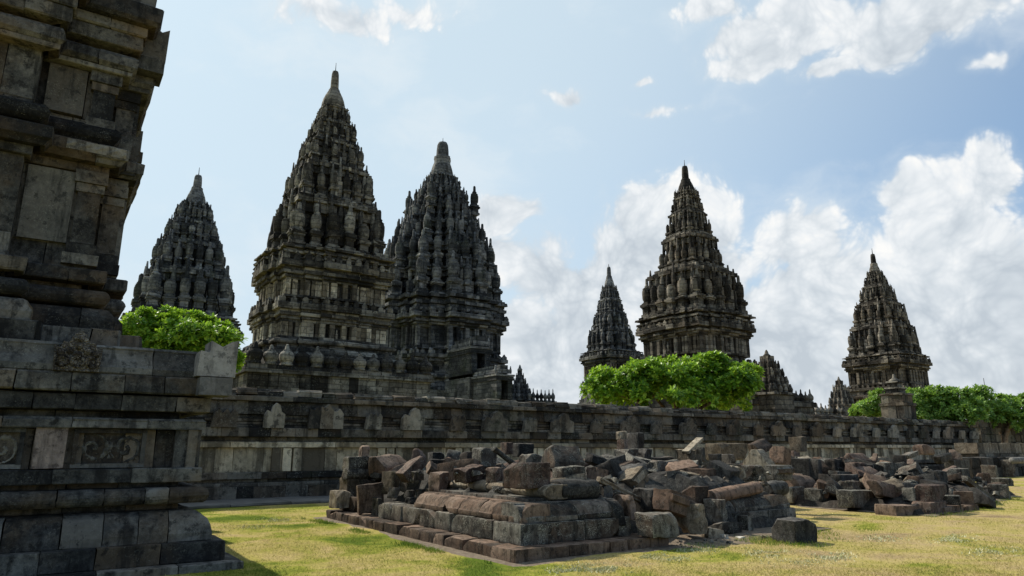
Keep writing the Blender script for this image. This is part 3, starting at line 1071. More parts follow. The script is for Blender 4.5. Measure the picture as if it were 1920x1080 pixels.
def tower(name, label, Y, axis, rows, body, ledges, dome, mat, tan=None, bays=((.42, .10),), sp=.36, group=None, seed=1, door=None, rod=True, squat=.78, minor=True, gtop=None):
    """rows: (y, left, right) silhouette in photo pixels; body: pixel heights of wall zones; ledges: where the pinnacle rows stand"""
    rng = random.Random(seed)
    ax, ay = axis
    P = atY(ax, ay, Y)
    base = Vector((P.x, P.y, 0))
    root = empty(name, base, A)
    tag(root, label, 'temple', group)

    def zax(py):          # height at the tower's axis for a pixel row
        lo, hi = -20.0, 90.0
        for _ in range(50):
            mid = (lo + hi) / 2
            if proj(Vector((P.x, P.y, mid)))[1] > py: lo = mid
            else: hi = mid
        return lo
    unit = redent(1.0, bays)
    toc = Vector((-P.x, -P.y)).normalized()
    perp = Vector((toc.y, -toc.x))
    ca, sa = math.cos(A), math.sin(A)
    ext = max(abs((x * ca - y * sa) * perp.x + (x * sa + y * ca) * perp.y) for x, y in unit)
    prof = []
    for y, l, r in rows:
        z = zax(y)
        dep = P.y * _c + (z - CAMZ) * _s
        prof.append((z, (r - l) / 2 / F * dep / ext))

    def a_of(z): return interp(prof, z)

    def zof(py):          # height for a pixel row read on the side that faces the camera
        lo, hi = -20.0, 90.0
        for _ in range(50):
            mid = (lo + hi) / 2
            q = a_of(mid) * .92
            if proj(Vector((P.x + toc.x * q, P.y + toc.y * q, mid)))[1] > py: lo = mid
            else: hi = mid
        return lo
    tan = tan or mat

    # ---- body: from the ground to the main cornice
    zc = zof(body['cornice_top'])
    zb = zof(body['foot'])
    core = MB()
    core.prism(scaled(unit, a_of(zb) * 1.10), 0, zb)
    core.prism(scaled(unit, a_of(zb) * .74), zb, zc)
    core.build('base', mat, root)
    b = MB()
    hz = zof(body['foot']) - zof(body['foot'] + 30)
    z = zb
    a0 = a_of(zb)
    for d, h, kind in ((.10, .5, 'r'), (.04, .35, 'o'), (-.02, .2, 'r'), (.05, .3, 'l'), (-.04, .2, 'r')):
        hh = h * hz
        pr = {'r': rect_prof(0, 0, hh), 'o': ogee_prof(0, -.06 * a0, 0, hh), 'l': roll_prof(0, 0, hh, 5)}[kind]
        sweep(b, scaled(unit, a0 * (.94 + d)), pr, z - hz * .3, blk=1.1, gap=.03, jit=.04, rng=rng, t=.26 * a0)
        z += hh
    b.build('foot_moulding', mat, root)
    ztop0 = z - hz * .3
    zones = body['walls']                         # list of (y_bottom, y_top of wall, y_top of its cornice)
    for wi, (yb, yt, yc) in enumerate(zones):
        z0, z1, z2 = zof(yb), zof(yt), zof(yc)
        aw = a_of((z0 + z1) / 2) * .90
        w = MB()
        pw = scaled(unit, aw)
        w.prism(scaled(unit, aw * .925), z0 - .1, z1 + .1)
        sweep(w, pw, rect_prof(0, z0, z0 + (z1 - z0) * .13), blk=1.0, gap=.02, jit=.03, rng=rng, t=.2 * aw)
        sweep(w, pw, rect_prof(0, z1 - (z1 - z0) * .1, z1), blk=1.0, gap=.02, jit=.03, rng=rng, t=.2 * aw)
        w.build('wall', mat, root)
        p = fig = MB()
        n = len(pw)
        pitch = aw * .20
        for i in range(n):
            q0, q1 = Vector(pw[i]), Vector(pw[(i + 1) % n])
            e = q1 - q0
            L = e.length
            if L < .05 * aw: continue
            e /= L
            nr = Vector((e.y, -e.x))
            m = max(1, round(L / pitch))
            ang = math.atan2(e.y, e.x)
            for k in range(m + 1):
                if m == 1 and k == 1: break
                s = L * k / m
                wd = pitch * rng.choice((.34, .46, .6))
                s = min(max(s, wd / 2), L - wd / 2) if L > wd else L / 2
                c = q0 + e * s - nr * .045 * aw
                p.box((c.x, c.y, (z0 + z1) / 2), (wd, .09 * aw, (z1 - z0) * .80), ang, jit=.01, rng=rng)
                if k % 3 == 1 and L > pitch * 2:      # carved figures standing between the pilasters
                    c2 = q0 + e * min(L - .1, s + pitch * .5) - nr * .05 * aw
                    fig.lathe([(.9, 0), (1.0, .3), (.7, .5), (1.0, .62), (.8, .7), (.35, .74), (.5, .82), (.42, .92), (.1, 1)], (c2.x, c2.y, z0 + (z1 - z0) * .17), 7, 0, True, pitch * .17, (z1 - z0) * .6)
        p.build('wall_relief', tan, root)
        # cornice
        b = MB()
        ac = max(a_of(z1 + (z2 - z1) * q / 10) for q in range(11))
        H = z2 - z1
        n_c = 4
        for k in range(n_c):
            f = (k + 1) / n_c
            d = aw + (max(ac, aw * 1.03) - aw) * (.28, .58, .40, .94)[k]
            pr = rect_prof(0, 0, H * .8 * (.2, .2, .2, .4)[k], .03)
            zz = z1 + H * .8 * (0, .2, .4, .6)[k]
            sweep(b, scaled(unit, d), pr, zz, blk=1.1, gap=.02, jit=.03, rng=rng, t=.25 * aw)
        # antefixes on the cornice
        for q, ang in perimeter_spots(scaled(unit, ac), .04 * ac, ac * .17):
            mt = Matrix.Translation((q.x, q.y, z1 + H * .8)) @ Matrix.Rotation(ang, 4, 'Z')
            ww = ac * .09 * rng.uniform(.8, 1.2)
            b.extrude([(-ww / 2, 0), (ww / 2, 0), (ww * .5, H * .22), (ww * .2, H * .30), (0, H * rng.uniform(.3, .45)), (-ww * .25, H * .28), (-ww * .5, H * .2)], ac * .04, mt)
        b.build('cornice', mat, root)
    # ---- roof tiers
    meshes = [ratna_mesh('pinnacle', mat, seed * 10 + k) for k in range(6)]
    zl = [zc] + [zof(y) for y in ledges] + [zof(dome[0])]
    small = MB()
    for i in range(len(zl) - 1):
        z0, z1 = zl[i], zl[i + 1]
        h = z1 - z0
        if i == 0:
            # high plinth of the roof below the first row of pinnacles
            b = MB()
            for k in range(5):
                zz = z0 + h * k / 5
                a = a_of(zz + h * .1) * (.97, .92, .955, .90, .985)[k]
                sweep(b, scaled(unit, a), rect_prof(0, 0, h / 5 - .02, .03), zz, blk=.9, gap=.03, jit=.06, rng=rng, t=.2 * a)
            b.prism(scaled(unit, a_of(z0) * .86), z0, z1)
            b.build('roof_plinth', mat, root)
            continue
        tier = MB()
        a = a_of(z0)
        an = a_of(z1)
        ar = a_of(z0 + h * .72) * 1.0
        tier.prism(scaled(unit, ar * .66), z0 - h * .05, z0 + h * .75, .96)
        tier.prism(scaled(unit, an * .76), z0 + h * .4, z1 + h * .1)
        sweep(tier, scaled(unit, (ar * .7 + a * .3)), rect_prof(0, 0, h * .07, .02), z0 - h * .02, blk=.8, gap=.04, jit=.06, rng=rng, t=.3 * a)
        sweep(tier, scaled(unit, an * .92), rect_prof(0, 0, h * .09, .02), z1 - h * .11, blk=.8, gap=.04, jit=.06, rng=rng, t=.3 * an)
        sweep(tier, scaled(unit, an * .86), rect_prof(0, 0, h * .16, .02), z1 - h * .28, blk=.7, gap=.04, jit=.06, rng=rng, t=.3 * an)
        to = tier.build('roof_tier', mat, root)
        ar = a_of(z0 + h * .72) * 1.0
        kk = ar * sp * squat
        spots = perimeter_spots(scaled(unit, ar), kk * .44, ar * sp)
        cr_ = ar - kk * .50
        spots = [(q, a_, 1.0) for q, a_ in spots] + [(Vector((x * cr_, y * cr_)), 0.0, 1.12) for x in (-1, 1) for y in (-1, 1)]
        for q, ang, hk in spots:
            if rng.random() < .06: continue
            hr = min(h * 1.42, kk * 3.7) * rng.uniform(.84, 1.08) * hk
            facing = Vector((q.x * ca - q.y * sa, q.x * sa + q.y * ca)).dot(toc) > -a * .12
            wsc = kk * rng.uniform(.86, 1.1)
            if facing:
                mesh_obj('pinnacle', rng.choice(meshes), to, (q.x, q.y, z0 + h * .06), ang + rng.uniform(-.06, .06), (wsc, wsc, hr))
            else:
                small.lathe(RATNA[::2], (q.x, q.y, z0 + h * .05), 8, 0, True, wsc, hr)
                small.box((q.x, q.y, z0 + hr * .15), (wsc * .8, wsc * .8, hr * .3), ang)
        if minor:
            for q, ang in perimeter_spots(scaled(unit, ar * .36 + an * .58), kk * .30, a * sp * .58):
                hr = min(h * 1.05, kk * 2.7) * rng.uniform(.8, 1.15)
                zz = z0 + h * .52
                small.lathe(RATNA[::2], (q.x, q.y, zz), 8, .04, True, kk * .52, hr)
                small.box((q.x, q.y, zz - h * .17), (kk * .50, kk * .50, h * .40), ang, jit=.02, rng=rng)
    if small.v:
        o = small.build('small_pinnacles', mat, root)
        o['kind'] = 'stuff'
    # ---- crowning bell with its blunt spire
    zd0, zd1, zt = zof(dome[0]), zax(dome[1]), zax(dome[2])
    ad = a_of(zd0 + (zd1 - zd0) * .15)
    ac1 = dome[3] / 2 / F * (P.y * _c + (zt - CAMZ) * _s)
    b = MB()
    hd = zd1 - zd0
    ad *= .92
    b.lathe([(ad * 1.08, -hd * .25), (ad * 1.05, 0), (ad * .92, .05 * hd), (ad * 1.02, .1 * hd), (ad * .98, .30 * hd), (ad * .88, .50 * hd), (ad * .72, .70 * hd), (max(ad * .56, ac1 * 1.5), .85 * hd), (ac1 * 1.45, .93 * hd), (ac1 * 1.45, .97 * hd), (ac1 * 1.3, hd)], (0, 0, zd0), 20, .07, True)
    b.build('bell', mat, root)
    b = MB()
    ht = zt - zd1
    b.lathe([(ac1 * 1.25, 0), (ac1 * 1.15, .1 * ht), (ac1 * 1.12, .4 * ht), (ac1, .8 * ht), (ac1 * .8, .95 * ht), (ac1 * .3, ht)], (0, 0, zd1), 14, 0, True)
    b.build('spire', mat, root)
    if rod:
        b = MB()
        zr = zax(dome[2] - rod)
        b.tube([(0, 0, zt - .1), (0, 0, zr)], [Y * .0007, Y * .0004], 5)
        b.build('lightning_rod', M['iron'], root)
    return root, a_of, zof, P


def build_towers():
    # nearest big tower
    r1, a1, z1, P1 = tower('temple_tower', 'tallest and nearest tower with two panelled storeys and its foot ringed by a finial balustrade', 52, (596, 640),
          [(690, 452, 736), (650, 461, 728), (600, 463, 726), (588, 460, 726), (570, 466, 720), (525, 472, 718), (505, 462, 730), (490, 470, 722), (440, 486, 713), (390, 503, 700), (340, 527, 690), (290, 545, 669), (240, 569, 655), (205, 590, 647), (185, 599, 641), (165, 610, 635)],
          dict(foot=672, cornice_top=494, walls=[(658, 604, 568), (562, 528, 488)]), [470, 374, 308, 262, 226], (198, 168, 133, 13),
          M['t_main'], M['t_tan'], bays=((.66, .07), (.34, .13)), sp=.34, seed=3, rod=15)  # lighter relief over darker wall stone paints shade into the recesses
    # balustrade around its foot, with fluted finials
    rng = random.Random(8)
    pA = atY(430, 690, 40)
    # front run along U
    P0 = uv(P1, 0, 0)
    aa = a1(z1(680)) * 1.45
    bal = MB()
    pl = redent(aa)
    zt = 0
    # height where the finials stand, read at the middle of the front run
    mid = Vector((P1.x, P1.y, 0)) - V * aa

    def zfront(py, s):
        q = mid + U * s
        lo, hi = -5.0, 40.0
        for _ in range(40):
            m_ = (lo + hi) / 2
            if proj(Vector((q.x, q.y, m_)))[1] > py: lo = m_
            else: hi = m_
        return lo
    zt = zfront(692, 0)
    sweep(bal, redent(aa - .2), rect_prof(0, -2.4, -.55), zt, blk=1.0, gap=.02, jit=.03, rng=rng, t=.5)
    sweep(bal, redent(aa), rect_prof(0, -.55, -.28), zt, blk=1.1, gap=.02, jit=.03, rng=rng, t=.5)
    sweep(bal, redent(aa - .1), rect_prof(0, -.28, 0), zt, blk=.9, gap=.02, jit=.03, rng=rng, t=.6)
    bal.prism(redent(aa - .5), 0, zt - .25)
    bo = bal.build('balustrade', M['t_main'], r1)
    fm = MB()
    fm.lathe([(.38, 0), (.40, .08), (.32, .12), (.40, .2), (.47, .34), (.47, .5), (.38, .62), (.24, .68), (.26, .72), (.15, .76), (.12, .9), (.05, 1.0)], (0, 0, 0), 16, .06, True)
    fme = fm.mesh('finial', M['t_main'])
    n = 0
    for q, ang in perimeter_spots(redent(aa - .1), .3, .98):
        if q.y < -aa * .8 or q.x < -aa * .8:
            mesh_obj('finial', fme, bo, (q.x, q.y, zt), rng.uniform(0, 3), (1.0 * rng.uniform(.93, 1.05), 1.0, rng.uniform(1.15, 1.5)))

    tower('temple_tower', 'far leftmost tower in silhouette behind the bright tree and the near temple', 92, (342, 600),
          [(640, 228, 448), (612, 230, 444), (590, 240, 438), (540, 250, 426), (500, 268, 412), (460, 285, 402), (430, 300, 392), (404, 314, 384), (385, 328, 378), (370, 338, 372), (350, 347, 364)],
          dict(foot=735, cornice_top=606, walls=[(725, 690, 672), (668, 625, 606)]), [588, 506, 452, 414, 390], (380, 352, 328, 13),
          M['t_blue'], bays=((.66, .12), (.34, .24)), sp=.40, seed=5, rod=14)

    r2, a2, z2, P2 = tower('temple_tower', 'broad bluish grey tower with ribbed roof and a dark doorway, behind the tallest tower', 86, (822, 600),
          [(760, 682, 966), (690, 694, 952), (650, 695, 951), (600, 692, 955), (585, 694, 953), (560, 702, 946), (500, 718, 936), (450, 737, 915), (400, 757, 892), (360, 778, 871), (335, 797, 862), (322, 806, 857), (300, 814, 851)],
          dict(foot=735, cornice_top=588, walls=[(728, 685, 662), (656, 612, 586)]), [556, 505, 458, 415, 378, 350], (326, 294, 267, 20),
          M['t_blue'], bays=((.74, .10), (.44, .30)), sp=.30, seed=7, rod=8)
    zt_ = z2(392)
    at_ = a2(zt_)
    dep_ = P2.y * _c + zt_ * _s
    tm = ratna_mesh('turret', M['t_blue'], 702)
    for sx in (-1, 1):
        for sy in (-1, 1):
            mesh_obj('turret', tm, r2, (sx * at_ * .86, sy * at_ * .86, zt_), 0, (at_ * .34, at_ * .34, 58 / F * dep_))
    # dark doorways of the bluish tower, with stone frames, and a small porch at its right
    for px, py0, py1, wpx, Yd, nm in ((897, 664, 702, 15, 74, 'upper'), (941, 714, 748, 13, 70, 'lower')):
        c0 = atY(px, py1, Yd)
        c1 = atY(px, py0, Yd)
        h = c1.z - c0.z
        w = wpx / F * Yd
        loc = Vector((c0.x, c0.y, 0)) - Vector((P2.x, P2.y, 0))
        lx_, ly_ = loc.x * math.cos(A) + loc.y * math.sin(A), -loc.x * math.sin(A) + loc.y * math.cos(A)
        b = MB()
        b.box((lx_, ly_ + 2.2, c0.z / 2 - .2), (w * 3.2, 5.4, c0.z - .4))
        b.box((lx_ - w * .95, ly_ + 2, c0.z + h * .5), (w * .8, 5, h * 1.02), 0)
        b.box((lx_ + w * .95, ly_ + 2, c0.z + h * .5), (w * .8, 5, h * 1.02), 0)
        b.box((lx_, ly_ + 2, c1.z + h * .12), (w * 3.0, 5.2, h * .22), 0)
        b.box((lx_, ly_ + 2, c1.z + h * .29), (w * 3.2, 5.4, h * .10), 0)
        b.box((lx_, ly_ + 2, c1.z + h * .52), (w * 2.2, 5.0, h * .22), 0)
        b.box((lx_, ly_ + 2, c1.z + h * .74), (w * 1.3, 4.8, h * .25), 0)
        for sx in (-1.3, -.45, .45, 1.3):
            b.lathe(RATNA[::2], (lx_ + sx * w, ly_ - .2, c1.z + h * .41), 8, 0, True, w * .45, h * .45)
        po = b.build('porch', M['t_blue'], r2)
        d = MB()
        d.box((lx_, ly_ + .75, c0.z + h * .5), (w * 1.1, .5, h), 0)
        d.build('doorway', M['void'], po)

    tower('temple_tower', 'small slim tower behind the left end of the round tree', 100, (1146, 640),
          [(770, 1080, 1210), (750, 1085, 1205), (690, 1087, 1204), (668, 1083, 1207), (650, 1094, 1200), (600, 1112, 1184), (560, 1125, 1170), (530, 1134, 1156), (515, 1139, 1150)],
          dict(foot=752, cornice_top=664, walls=[(746, 722, 712), (710, 680, 662)]), [656, 616, 584, 560, 544], (537, 518, 500, 7),
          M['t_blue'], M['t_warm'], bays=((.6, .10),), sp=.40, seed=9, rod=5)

    tower('temple_tower', 'large warm grey tower rising straight above the round tree crown', 72, (1304, 640),
          [(720, 1196, 1420), (655, 1200, 1413), (625, 1198, 1415), (606, 1194, 1418), (590, 1198, 1413), (560, 1201, 1406), (520, 1208, 1394), (480, 1236, 1362), (440, 1240, 1350), (400, 1257, 1331), (370, 1266, 1319), (345, 1276, 1308), (335, 1282, 1301)],
          dict(foot=735, cornice_top=606, walls=[(725, 690, 672), (664, 628, 602)]), [584, 500, 438, 394, 368], (356, 336, 311, 11),
          M['t_warm'], bays=((.66, .07), (.34, .13)), sp=.36, seed=12, rod=11)

    tower('temple_tower', 'tower at far right standing clear of the rest behind the long hedge', 88, (1664, 700),
          [(780, 1588, 1748), (755, 1597, 1740), (700, 1594, 1741), (680, 1589, 1740), (660, 1594, 1734), (640, 1597, 1727), (600, 1604, 1712), (560, 1613, 1690), (530, 1621, 1668), (510, 1629, 1655), (497, 1633, 1648)],
          dict(foot=770, cornice_top=676, walls=[(764, 738, 722), (720, 692, 672)]), [664, 608, 566, 535, 518], (509, 494, 476, 8),
          M['t_warm'], bays=((.62, .08),), sp=.36, seed=15, rod=10)


build_towers()


# ------------------------------------------------------------------ small shrines, balustrades and a pier beyond the wall
def spirelet(name, label, px, py_base, py_top, wpx, Y, mat, steps=5, fin=True, cat='shrine', pointed=1.0):
    rng = random.Random(int(px))
    p = atY(px, py_base, Y)
    top = atY(px, py_top, Y).z
    w = wpx / F * Y * .74
    root = empty(name, (p.x, p.y, 0), A)
    tag(root, label, cat)
    b = MB()
    b.prism(redent(w * .5), 0, p.z + .2)
    hz = top - p.z
    b.build('base', mat, root)
    b = MB()
    z = p.z
    for k in range(steps):
        f = k / steps
        a = w / 2 * (1 - f) ** pointed + w * .04
        h = hz * .86 / steps
        sweep(b, redent(a, ((a * .5, a * .12),)), rect_prof(0, 0, h * .3), z, blk=.7, gap=.02, jit=.03, rng=rng, t=a * .5)
        sweep(b, redent(a * .84), rect_prof(0, 0, h * .72), z + h * .29, blk=.7, gap=.02, jit=.03, rng=rng, t=a * .5)
        b.prism(redent(a * .8), z, z + h * 1.0)
        z += h
    o = b.build('stepped_roof', mat, root)
    if fin:
        m = MB()
        m.lathe(RATNA[::2], (0, 0, 0), 8, .03, True)
        me = m.mesh('finial', mat)
        z = p.z
        for k in range(steps - 1):
            a = w / 2 * (1 - k / steps) ** pointed + w * .04
            h = hz * .86 / steps
            for q, ang in perimeter_spots(redent(a), a * .12, max(a * .55, .3)):
                if q.y < -a * .5 or q.x < -a * .5:
                    mesh_obj('finial', me, o, (q.x, q.y, z + h * .30), 0, (a * .36, a * .36, h * 1.15))
            z += h
    t = MB()
    t.lathe([(w * .10, -.1), (w * .13, hz * .03), (w * .07, hz * .07), (w * .05, hz * .12), (w * .02, hz * .16)], (0, 0, p.z + hz * .84), 10, 0, True)
    t.build('spire', mat, root)
    return root


def finial_wall(name, label, pxs, py_led0, py_led1, Y0, n, finh_px, wall_px, mat):
    """a low wall along U with a row of finials: from (pxs[0], py_led0) at depth Y0"""
    rng = random.Random(int(pxs[0]))
    a = atY(pxs[0], py_led0, Y0)
    P0 = Vector((a.x, a.y, 0))
    bpt = atV(pxs[1], py_led0, P0)
    L = (bpt - a).dot(U)
    root = empty(name, P0, A)
    tag(root, label, 'wall')
    z = a.z
    b = MB()
    pl = [(0, 0), (L, 0), (L, 1.6), (0, 1.6)]
    hw = wall_px / F * Y0
    sweep(b, pl, rect_prof(0, 0, hw * .3), z - hw * .3, blk=1, gap=.02, jit=.03, rng=rng, t=.4)
    sweep(b, [(.15, .15), (L - .15, .15), (L - .15, 1.4), (.15, 1.4)], rect_prof(0, 0, hw * .75), z - hw, blk=.9, gap=.02, jit=.03, rng=rng, t=.4)
    b.box((L / 2, .8, (z - hw * .5) / 2), (L - .3, 1.2, z - hw * .5))
    o = b.build('parapet', mat, root)
    m = MB()
    m.lathe([(.40, 0), (.42, .06), (.30, .12), (.42, .2), (.48, .34), (.44, .48), (.26, .58), (.22, .64), (.13, .68), (.10, .9), (.03, 1.0)], (0, 0, 0), 10, .04, True)
    me = m.mesh('finial', mat)
    for k in range(n):
        s = L * (k + .5) / n
        mesh_obj('finial', me, o, (s, .35, z), 0, (L / n * .9, L / n * .9, finh_px / F * Y0 * rng.uniform(.85, 1.1)))
    return root


def build_small():
    spirelet('spire_shrine', 'small pointed shrine in the gap right of the bluish tower', 975, 752, 684, 50, 78, M['t_blue'], 6, pointed=1.25)
    finial_wall('finial_wall', 'short low parapet of finials beside the small pointed shrine', (992, 1044), 750, 752, 76, 7, 22, 20, M['t_blue'])
    spirelet('gate_shrine', 'rounded stepped gate roof with a worn top at the right end of the round tree', 1444, 742, 656, 78, 60, M['t_warm'], 5, pointed=.75)
    finial_wall('finial_wall', 'tall parapet with bell finials running right from the gate roof', (1392, 1530), 746, 748, 58, 15, 26, 34, M['t_warm'])
    spirelet('stupa_shrine', 'tiny shrine with ringed spike before the far right tower', 1578, 762, 706, 42, 74, M['t_warm'], 4, pointed=.9)
    finial_wall('finial_wall', 'lowest row of small finials beneath the tiny ringed shrine', (1535, 1612), 776, 777, 70, 10, 20, 24, M['t_warm'])
    # dark pier just behind the wall
    p = atY(1686, 786, 46)
    root = empty('stone_pier', (p.x, p.y, 0), A)
    tag(root, 'dark stone pier with stepped top between the small bush and the long hedge', 'pier')
    rng = random.Random(2)
    k = 46 / F
    b = MB()
    b.prism(redent(18 * k), 0, p.z)
    for z0, z1, a in ((786, 762, 21), (762, 756, 23), (756, 742, 19.5), (742, 738, 21.5)):
        za, zb = atY(1686, z0, 46).z, atY(1686, z1, 46).z
        sweep(b, redent(a * k), rect_prof(0, 0, zb - za - .01), za, blk=.6, gap=.015, jit=.02, rng=rng, t=.5)
    b.prism(redent(17 * k), p.z, atY(1686, 739, 46).z)
    b.build('shaft', M['wall'], root)
    b = MB()
    zt = atY(1686, 738, 46).z
    for y0, y1, a in ((738, 730, 12), (730, 727, 14), (727, 718, 9), (718, 715, 11)):
        za, zb = atY(1686, y0, 46).z, atY(1686, y1, 46).z
        sweep(b, redent(a * k), rect_prof(0, 0, zb - za), za, blk=.5, gap=.015, jit=.02, rng=rng, t=.3)
        b.prism(redent(a * k * .9), za, zb)
    b.lathe([(9 * k, 0), (9.5 * k, 3 * k), (5 * k, 6 * k), (2.5 * k, 8 * k), (2 * k, 14 * k)], (0, 0, atY(1686, 716, 46).z), 10)
    b.build('stepped_top', M['t_main'], root)
    # thin mast far right
    p = atY(1852, 760, 90)
    b = MB()
    z1 = atY(1852, 709, 90).z
    b.tube([(p.x, p.y, 0), (p.x, p.y, z1)], [.06, .04], 6)
    tag(b.build('mast', M['iron']), 'thin pale mast showing over the long hedge', 'mast')
    # low ruined wall beyond the right end of the long wall
    p = gnd(1830, 905)
    for nm, lab, px0, px1, py0, py1, Y, mat in (
            ('low_wall', 'light block wall at the far right, above a grey fallen beam', 1836, 1960, 830, 858, 41, M['r_tan']),
            ('low_wall', 'dark low wall under the leaves at the far right, behind the light block wall', 1838, 1990, 787, 812, 51, M['wall']),
            ('low_wall', 'dark stone course just below the light block wall', 1826, 1960, 858, 900, 38, M['r_dark'])):
        a = atY(px0, py1, Y)
        P0 = Vector((a.x, a.y, 0))
        q = atV(px1, py1, P0)
        L = (q - a).dot(U)
        root = empty(nm, P0, A)
        tag(root, lab, 'wall')
        zt = atY(px0, py0, Y).z
        b = MB()
        pl = [(0, 0), (L, 0), (L, 1.2), (0, 1.2)]
        z = 0
        nrow = max(2, round(zt / .55))
        for i in range(nrow):
            sweep(b, [(x + (.06 if i % 2 else 0), y) for x, y in pl], rect_prof(0, 0, zt / nrow - .01, .02), z, blk=.9, gap=.02, jit=.04, rng=rng, t=.5)
            z += zt / nrow
        b.box((L / 2, .6, zt / 2 - .05), (L - .2, .9, zt - .1))
        b.build('masonry', mat, root)
    p = atY(1912, 863, 36)
    b = MB()
    d = U
    b.tube([(p.x - d.x * .9, p.y - d.y * .9, p.z), (p.x + d.x * 2, p.y + d.y * 2, p.z)], [.16, .16], 12)
    tag(b.build('stone_beam', M['near_pale']), 'smooth pale grey rounded beam lying at the right edge', 'beam')


build_small()


# ------------------------------------------------------------------ trees
def tree(name, label, Y, trunk_px, lobes, mat, n_ros, leaf, seed, py_ground=None, trunks=None):
    """lobes: (px, py, rx_px, ry_px) crown masses in photo pixels at depth Y"""
    rng = random.Random(seed)
    k = Y / F
    base = atY(trunk_px, 800, Y)
    root = empty(name, (base.x, base.y, 0), 0)
    tag(root, label, 'tree')
    L = []
    for px, py, rx, ry in lobes:
        c = atY(px, py, Y) - Vector((base.x, base.y, 0))
        c.y += rng.uniform(-.5, .5) * rx * k * .7
        L.append((c, rx * k, max(rx * k * .85, 1.0), ry * k))
    tb = MB()
    zc = min(c.z - rz for c, _, _, rz in L)
    for i, (c, rx, ry, rz) in enumerate(L[:max(3, len(L) * 2 // 3)]):
        st = Vector((rng.uniform(-.25, .25), rng.uniform(-.25, .25), 0))
        m1 = Vector((st.x * 1.2 + c.x * .18, c.y * .15, max(.5, zc * .85)))
        m2 = Vector((c.x * .6, c.y * .6, zc + (c.z - zc) * .45))
        r0 = .20 * (Y / 40)
        pts = [st, st.lerp(m1, .5) + Vector((rng.uniform(-.1, .1), 0, 0)), m1, m1.lerp(m2, .5) + Vector((0, 0, .1)), m2, c]
        tb.tube(pts, [r0, r0 * .8, r0 * .65, r0 * .5, r0 * .35, r0 * .15], 8)
    tb.build('trunk', M['bark'], root)
    vs, fs = [], []

    def rosette(p, nn, sz):
        t1 = nn.orthogonal().normalized()
        t1.rotate(Matrix.Rotation(rng.uniform(0, 6.28), 3, nn))
        t2 = nn.cross(t1)
        m = rng.randint(6, 9)
        for q in range(m):
            w = 2 * math.pi * q / m + rng.uniform(-.3, .3)
            dirv = (t1 * math.cos(w) + t2 * math.sin(w))
            tilt = rng.uniform(.1, 1.15)
            ax = (dirv * math.cos(tilt) + nn * math.sin(tilt)).normalized()
            sd_ = ax.cross(nn).normalized() * sz * rng.uniform(.15, .23)
            o = len(vs)
            ln = sz * rng.uniform(.8, 1.15)
            mid = p + ax * ln * .55
            tip = p + ax * ln - nn * ln * .12
            vs.extend((p, mid + sd_, tip, mid - sd_))
            fs.append((o, o + 1, o + 2, o + 3))

    def rdir():
        while True:
            d = Vector((rng.gauss(0, 1), rng.gauss(0, 1), rng.gauss(0, 1)))
            if d.length > .01: return d.normalized()
    # the crown: many leafy clumps over the lobes, gaps between them
    area = sum(rx * rz for _, rx, _, rz in L)
    n_cl = max(12, int(n_ros / 24))
    for c, rx, ry, rz in L:
        for _ in range(max(2, int(n_cl * rx * rz / area))):
            d = rdir()
            if d.z < -.75: d.z *= -1
            rad = rng.uniform(.46, .98) * (1 + .24 * noise.noise(Vector((d.x * 2.1 + c.x, d.y * 2.1 + seed, d.z * 2.1))))
            p = c + Vector((d.x * rx, d.y * ry, d.z * rz)) * rad
            out = (d + Vector((0, 0, .75))).normalized()
            cr_ = leaf * rng.uniform(.9, 1.6)
            for _ in range(int(26 * (cr_ / leaf / 1.5) ** 2)):
                e = rdir()
                if e.dot(out) < -.35: e = -e
                q = p + e * cr_ * rng.uniform(.55, 1.05)
                rosette(q, (e * .7 + out * .5 + Vector((0, 0, .5))).normalized(), leaf * rng.uniform(.65, 1.15))
        for _ in range(int(n_ros * .10 * rx * rz / area)):      # loose inner leaves
            d = rdir()
            rosette(c + Vector((d.x * rx, d.y * ry, d.z * rz)) * rng.uniform(.2, .75), (d + Vector((0, 0, .6))).normalized(), leaf)
    cr = MB()
    cr.v = [tuple(v) for v in vs]
    cr.f = fs
    cr.sm = [False] * len(fs)
    cr.build('crown', mat, root)
    return root


def build_trees():
    tree('leafy_tree', 'bright green tree squeezed between the near temple ledge and the leftmost tower', 25.5, 345,
         [(265, 622, 45, 42), (310, 625, 50, 42), (345, 632, 60, 46), (395, 640, 50, 40), (425, 662, 30, 40), (290, 660, 50, 30), (370, 665, 70, 30)], M['leaf'], 2600, .24, 21)
    tree('leafy_tree', 'wide dome shaped green tree over the middle of the wall', 38, 1262,
         [(1150, 724, 44, 30), (1200, 714, 50, 32), (1256, 708, 56, 33), (1312, 706, 54, 33), (1362, 712, 46, 33), (1398, 724, 32, 32), (1165, 742, 58, 22), (1280, 742, 96, 22), (1365, 745, 60, 22), (1128, 732, 24, 20), (1228, 690, 24, 14), (1342, 686, 34, 14)], M['leaf'], 5200, .33, 22)
    tree('small_bush', 'small pale green bush just left of the dark pier', 48, 1634,
         [(1630, 765, 26, 20), (1648, 752, 16, 14), (1640, 775, 24, 14)], M['leaf2'], 620, .28, 23)
    tree('leafy_tree', 'left half of the long low hedge like trees, beside the dark pier', 50, 1760,
         [(1725, 758, 26, 24), (1765, 756, 34, 26), (1800, 758, 32, 26), (1735, 778, 40, 18), (1790, 780, 50, 18), (1760, 786, 40, 14)], M['leaf2'], 2900, .32, 24)
    tree('leafy_tree', 'right half of the long low hedge like trees, reaching the photo edge', 53, 1870,
         [(1835, 756, 34, 26), (1880, 762, 36, 24), (1925, 766, 40, 26), (1840, 780, 45, 18), (1890, 784, 55, 16), (1975, 768, 45, 30), (1930, 792, 50, 14)], M['leaf2'], 3200, .32, 25)


build_trees()
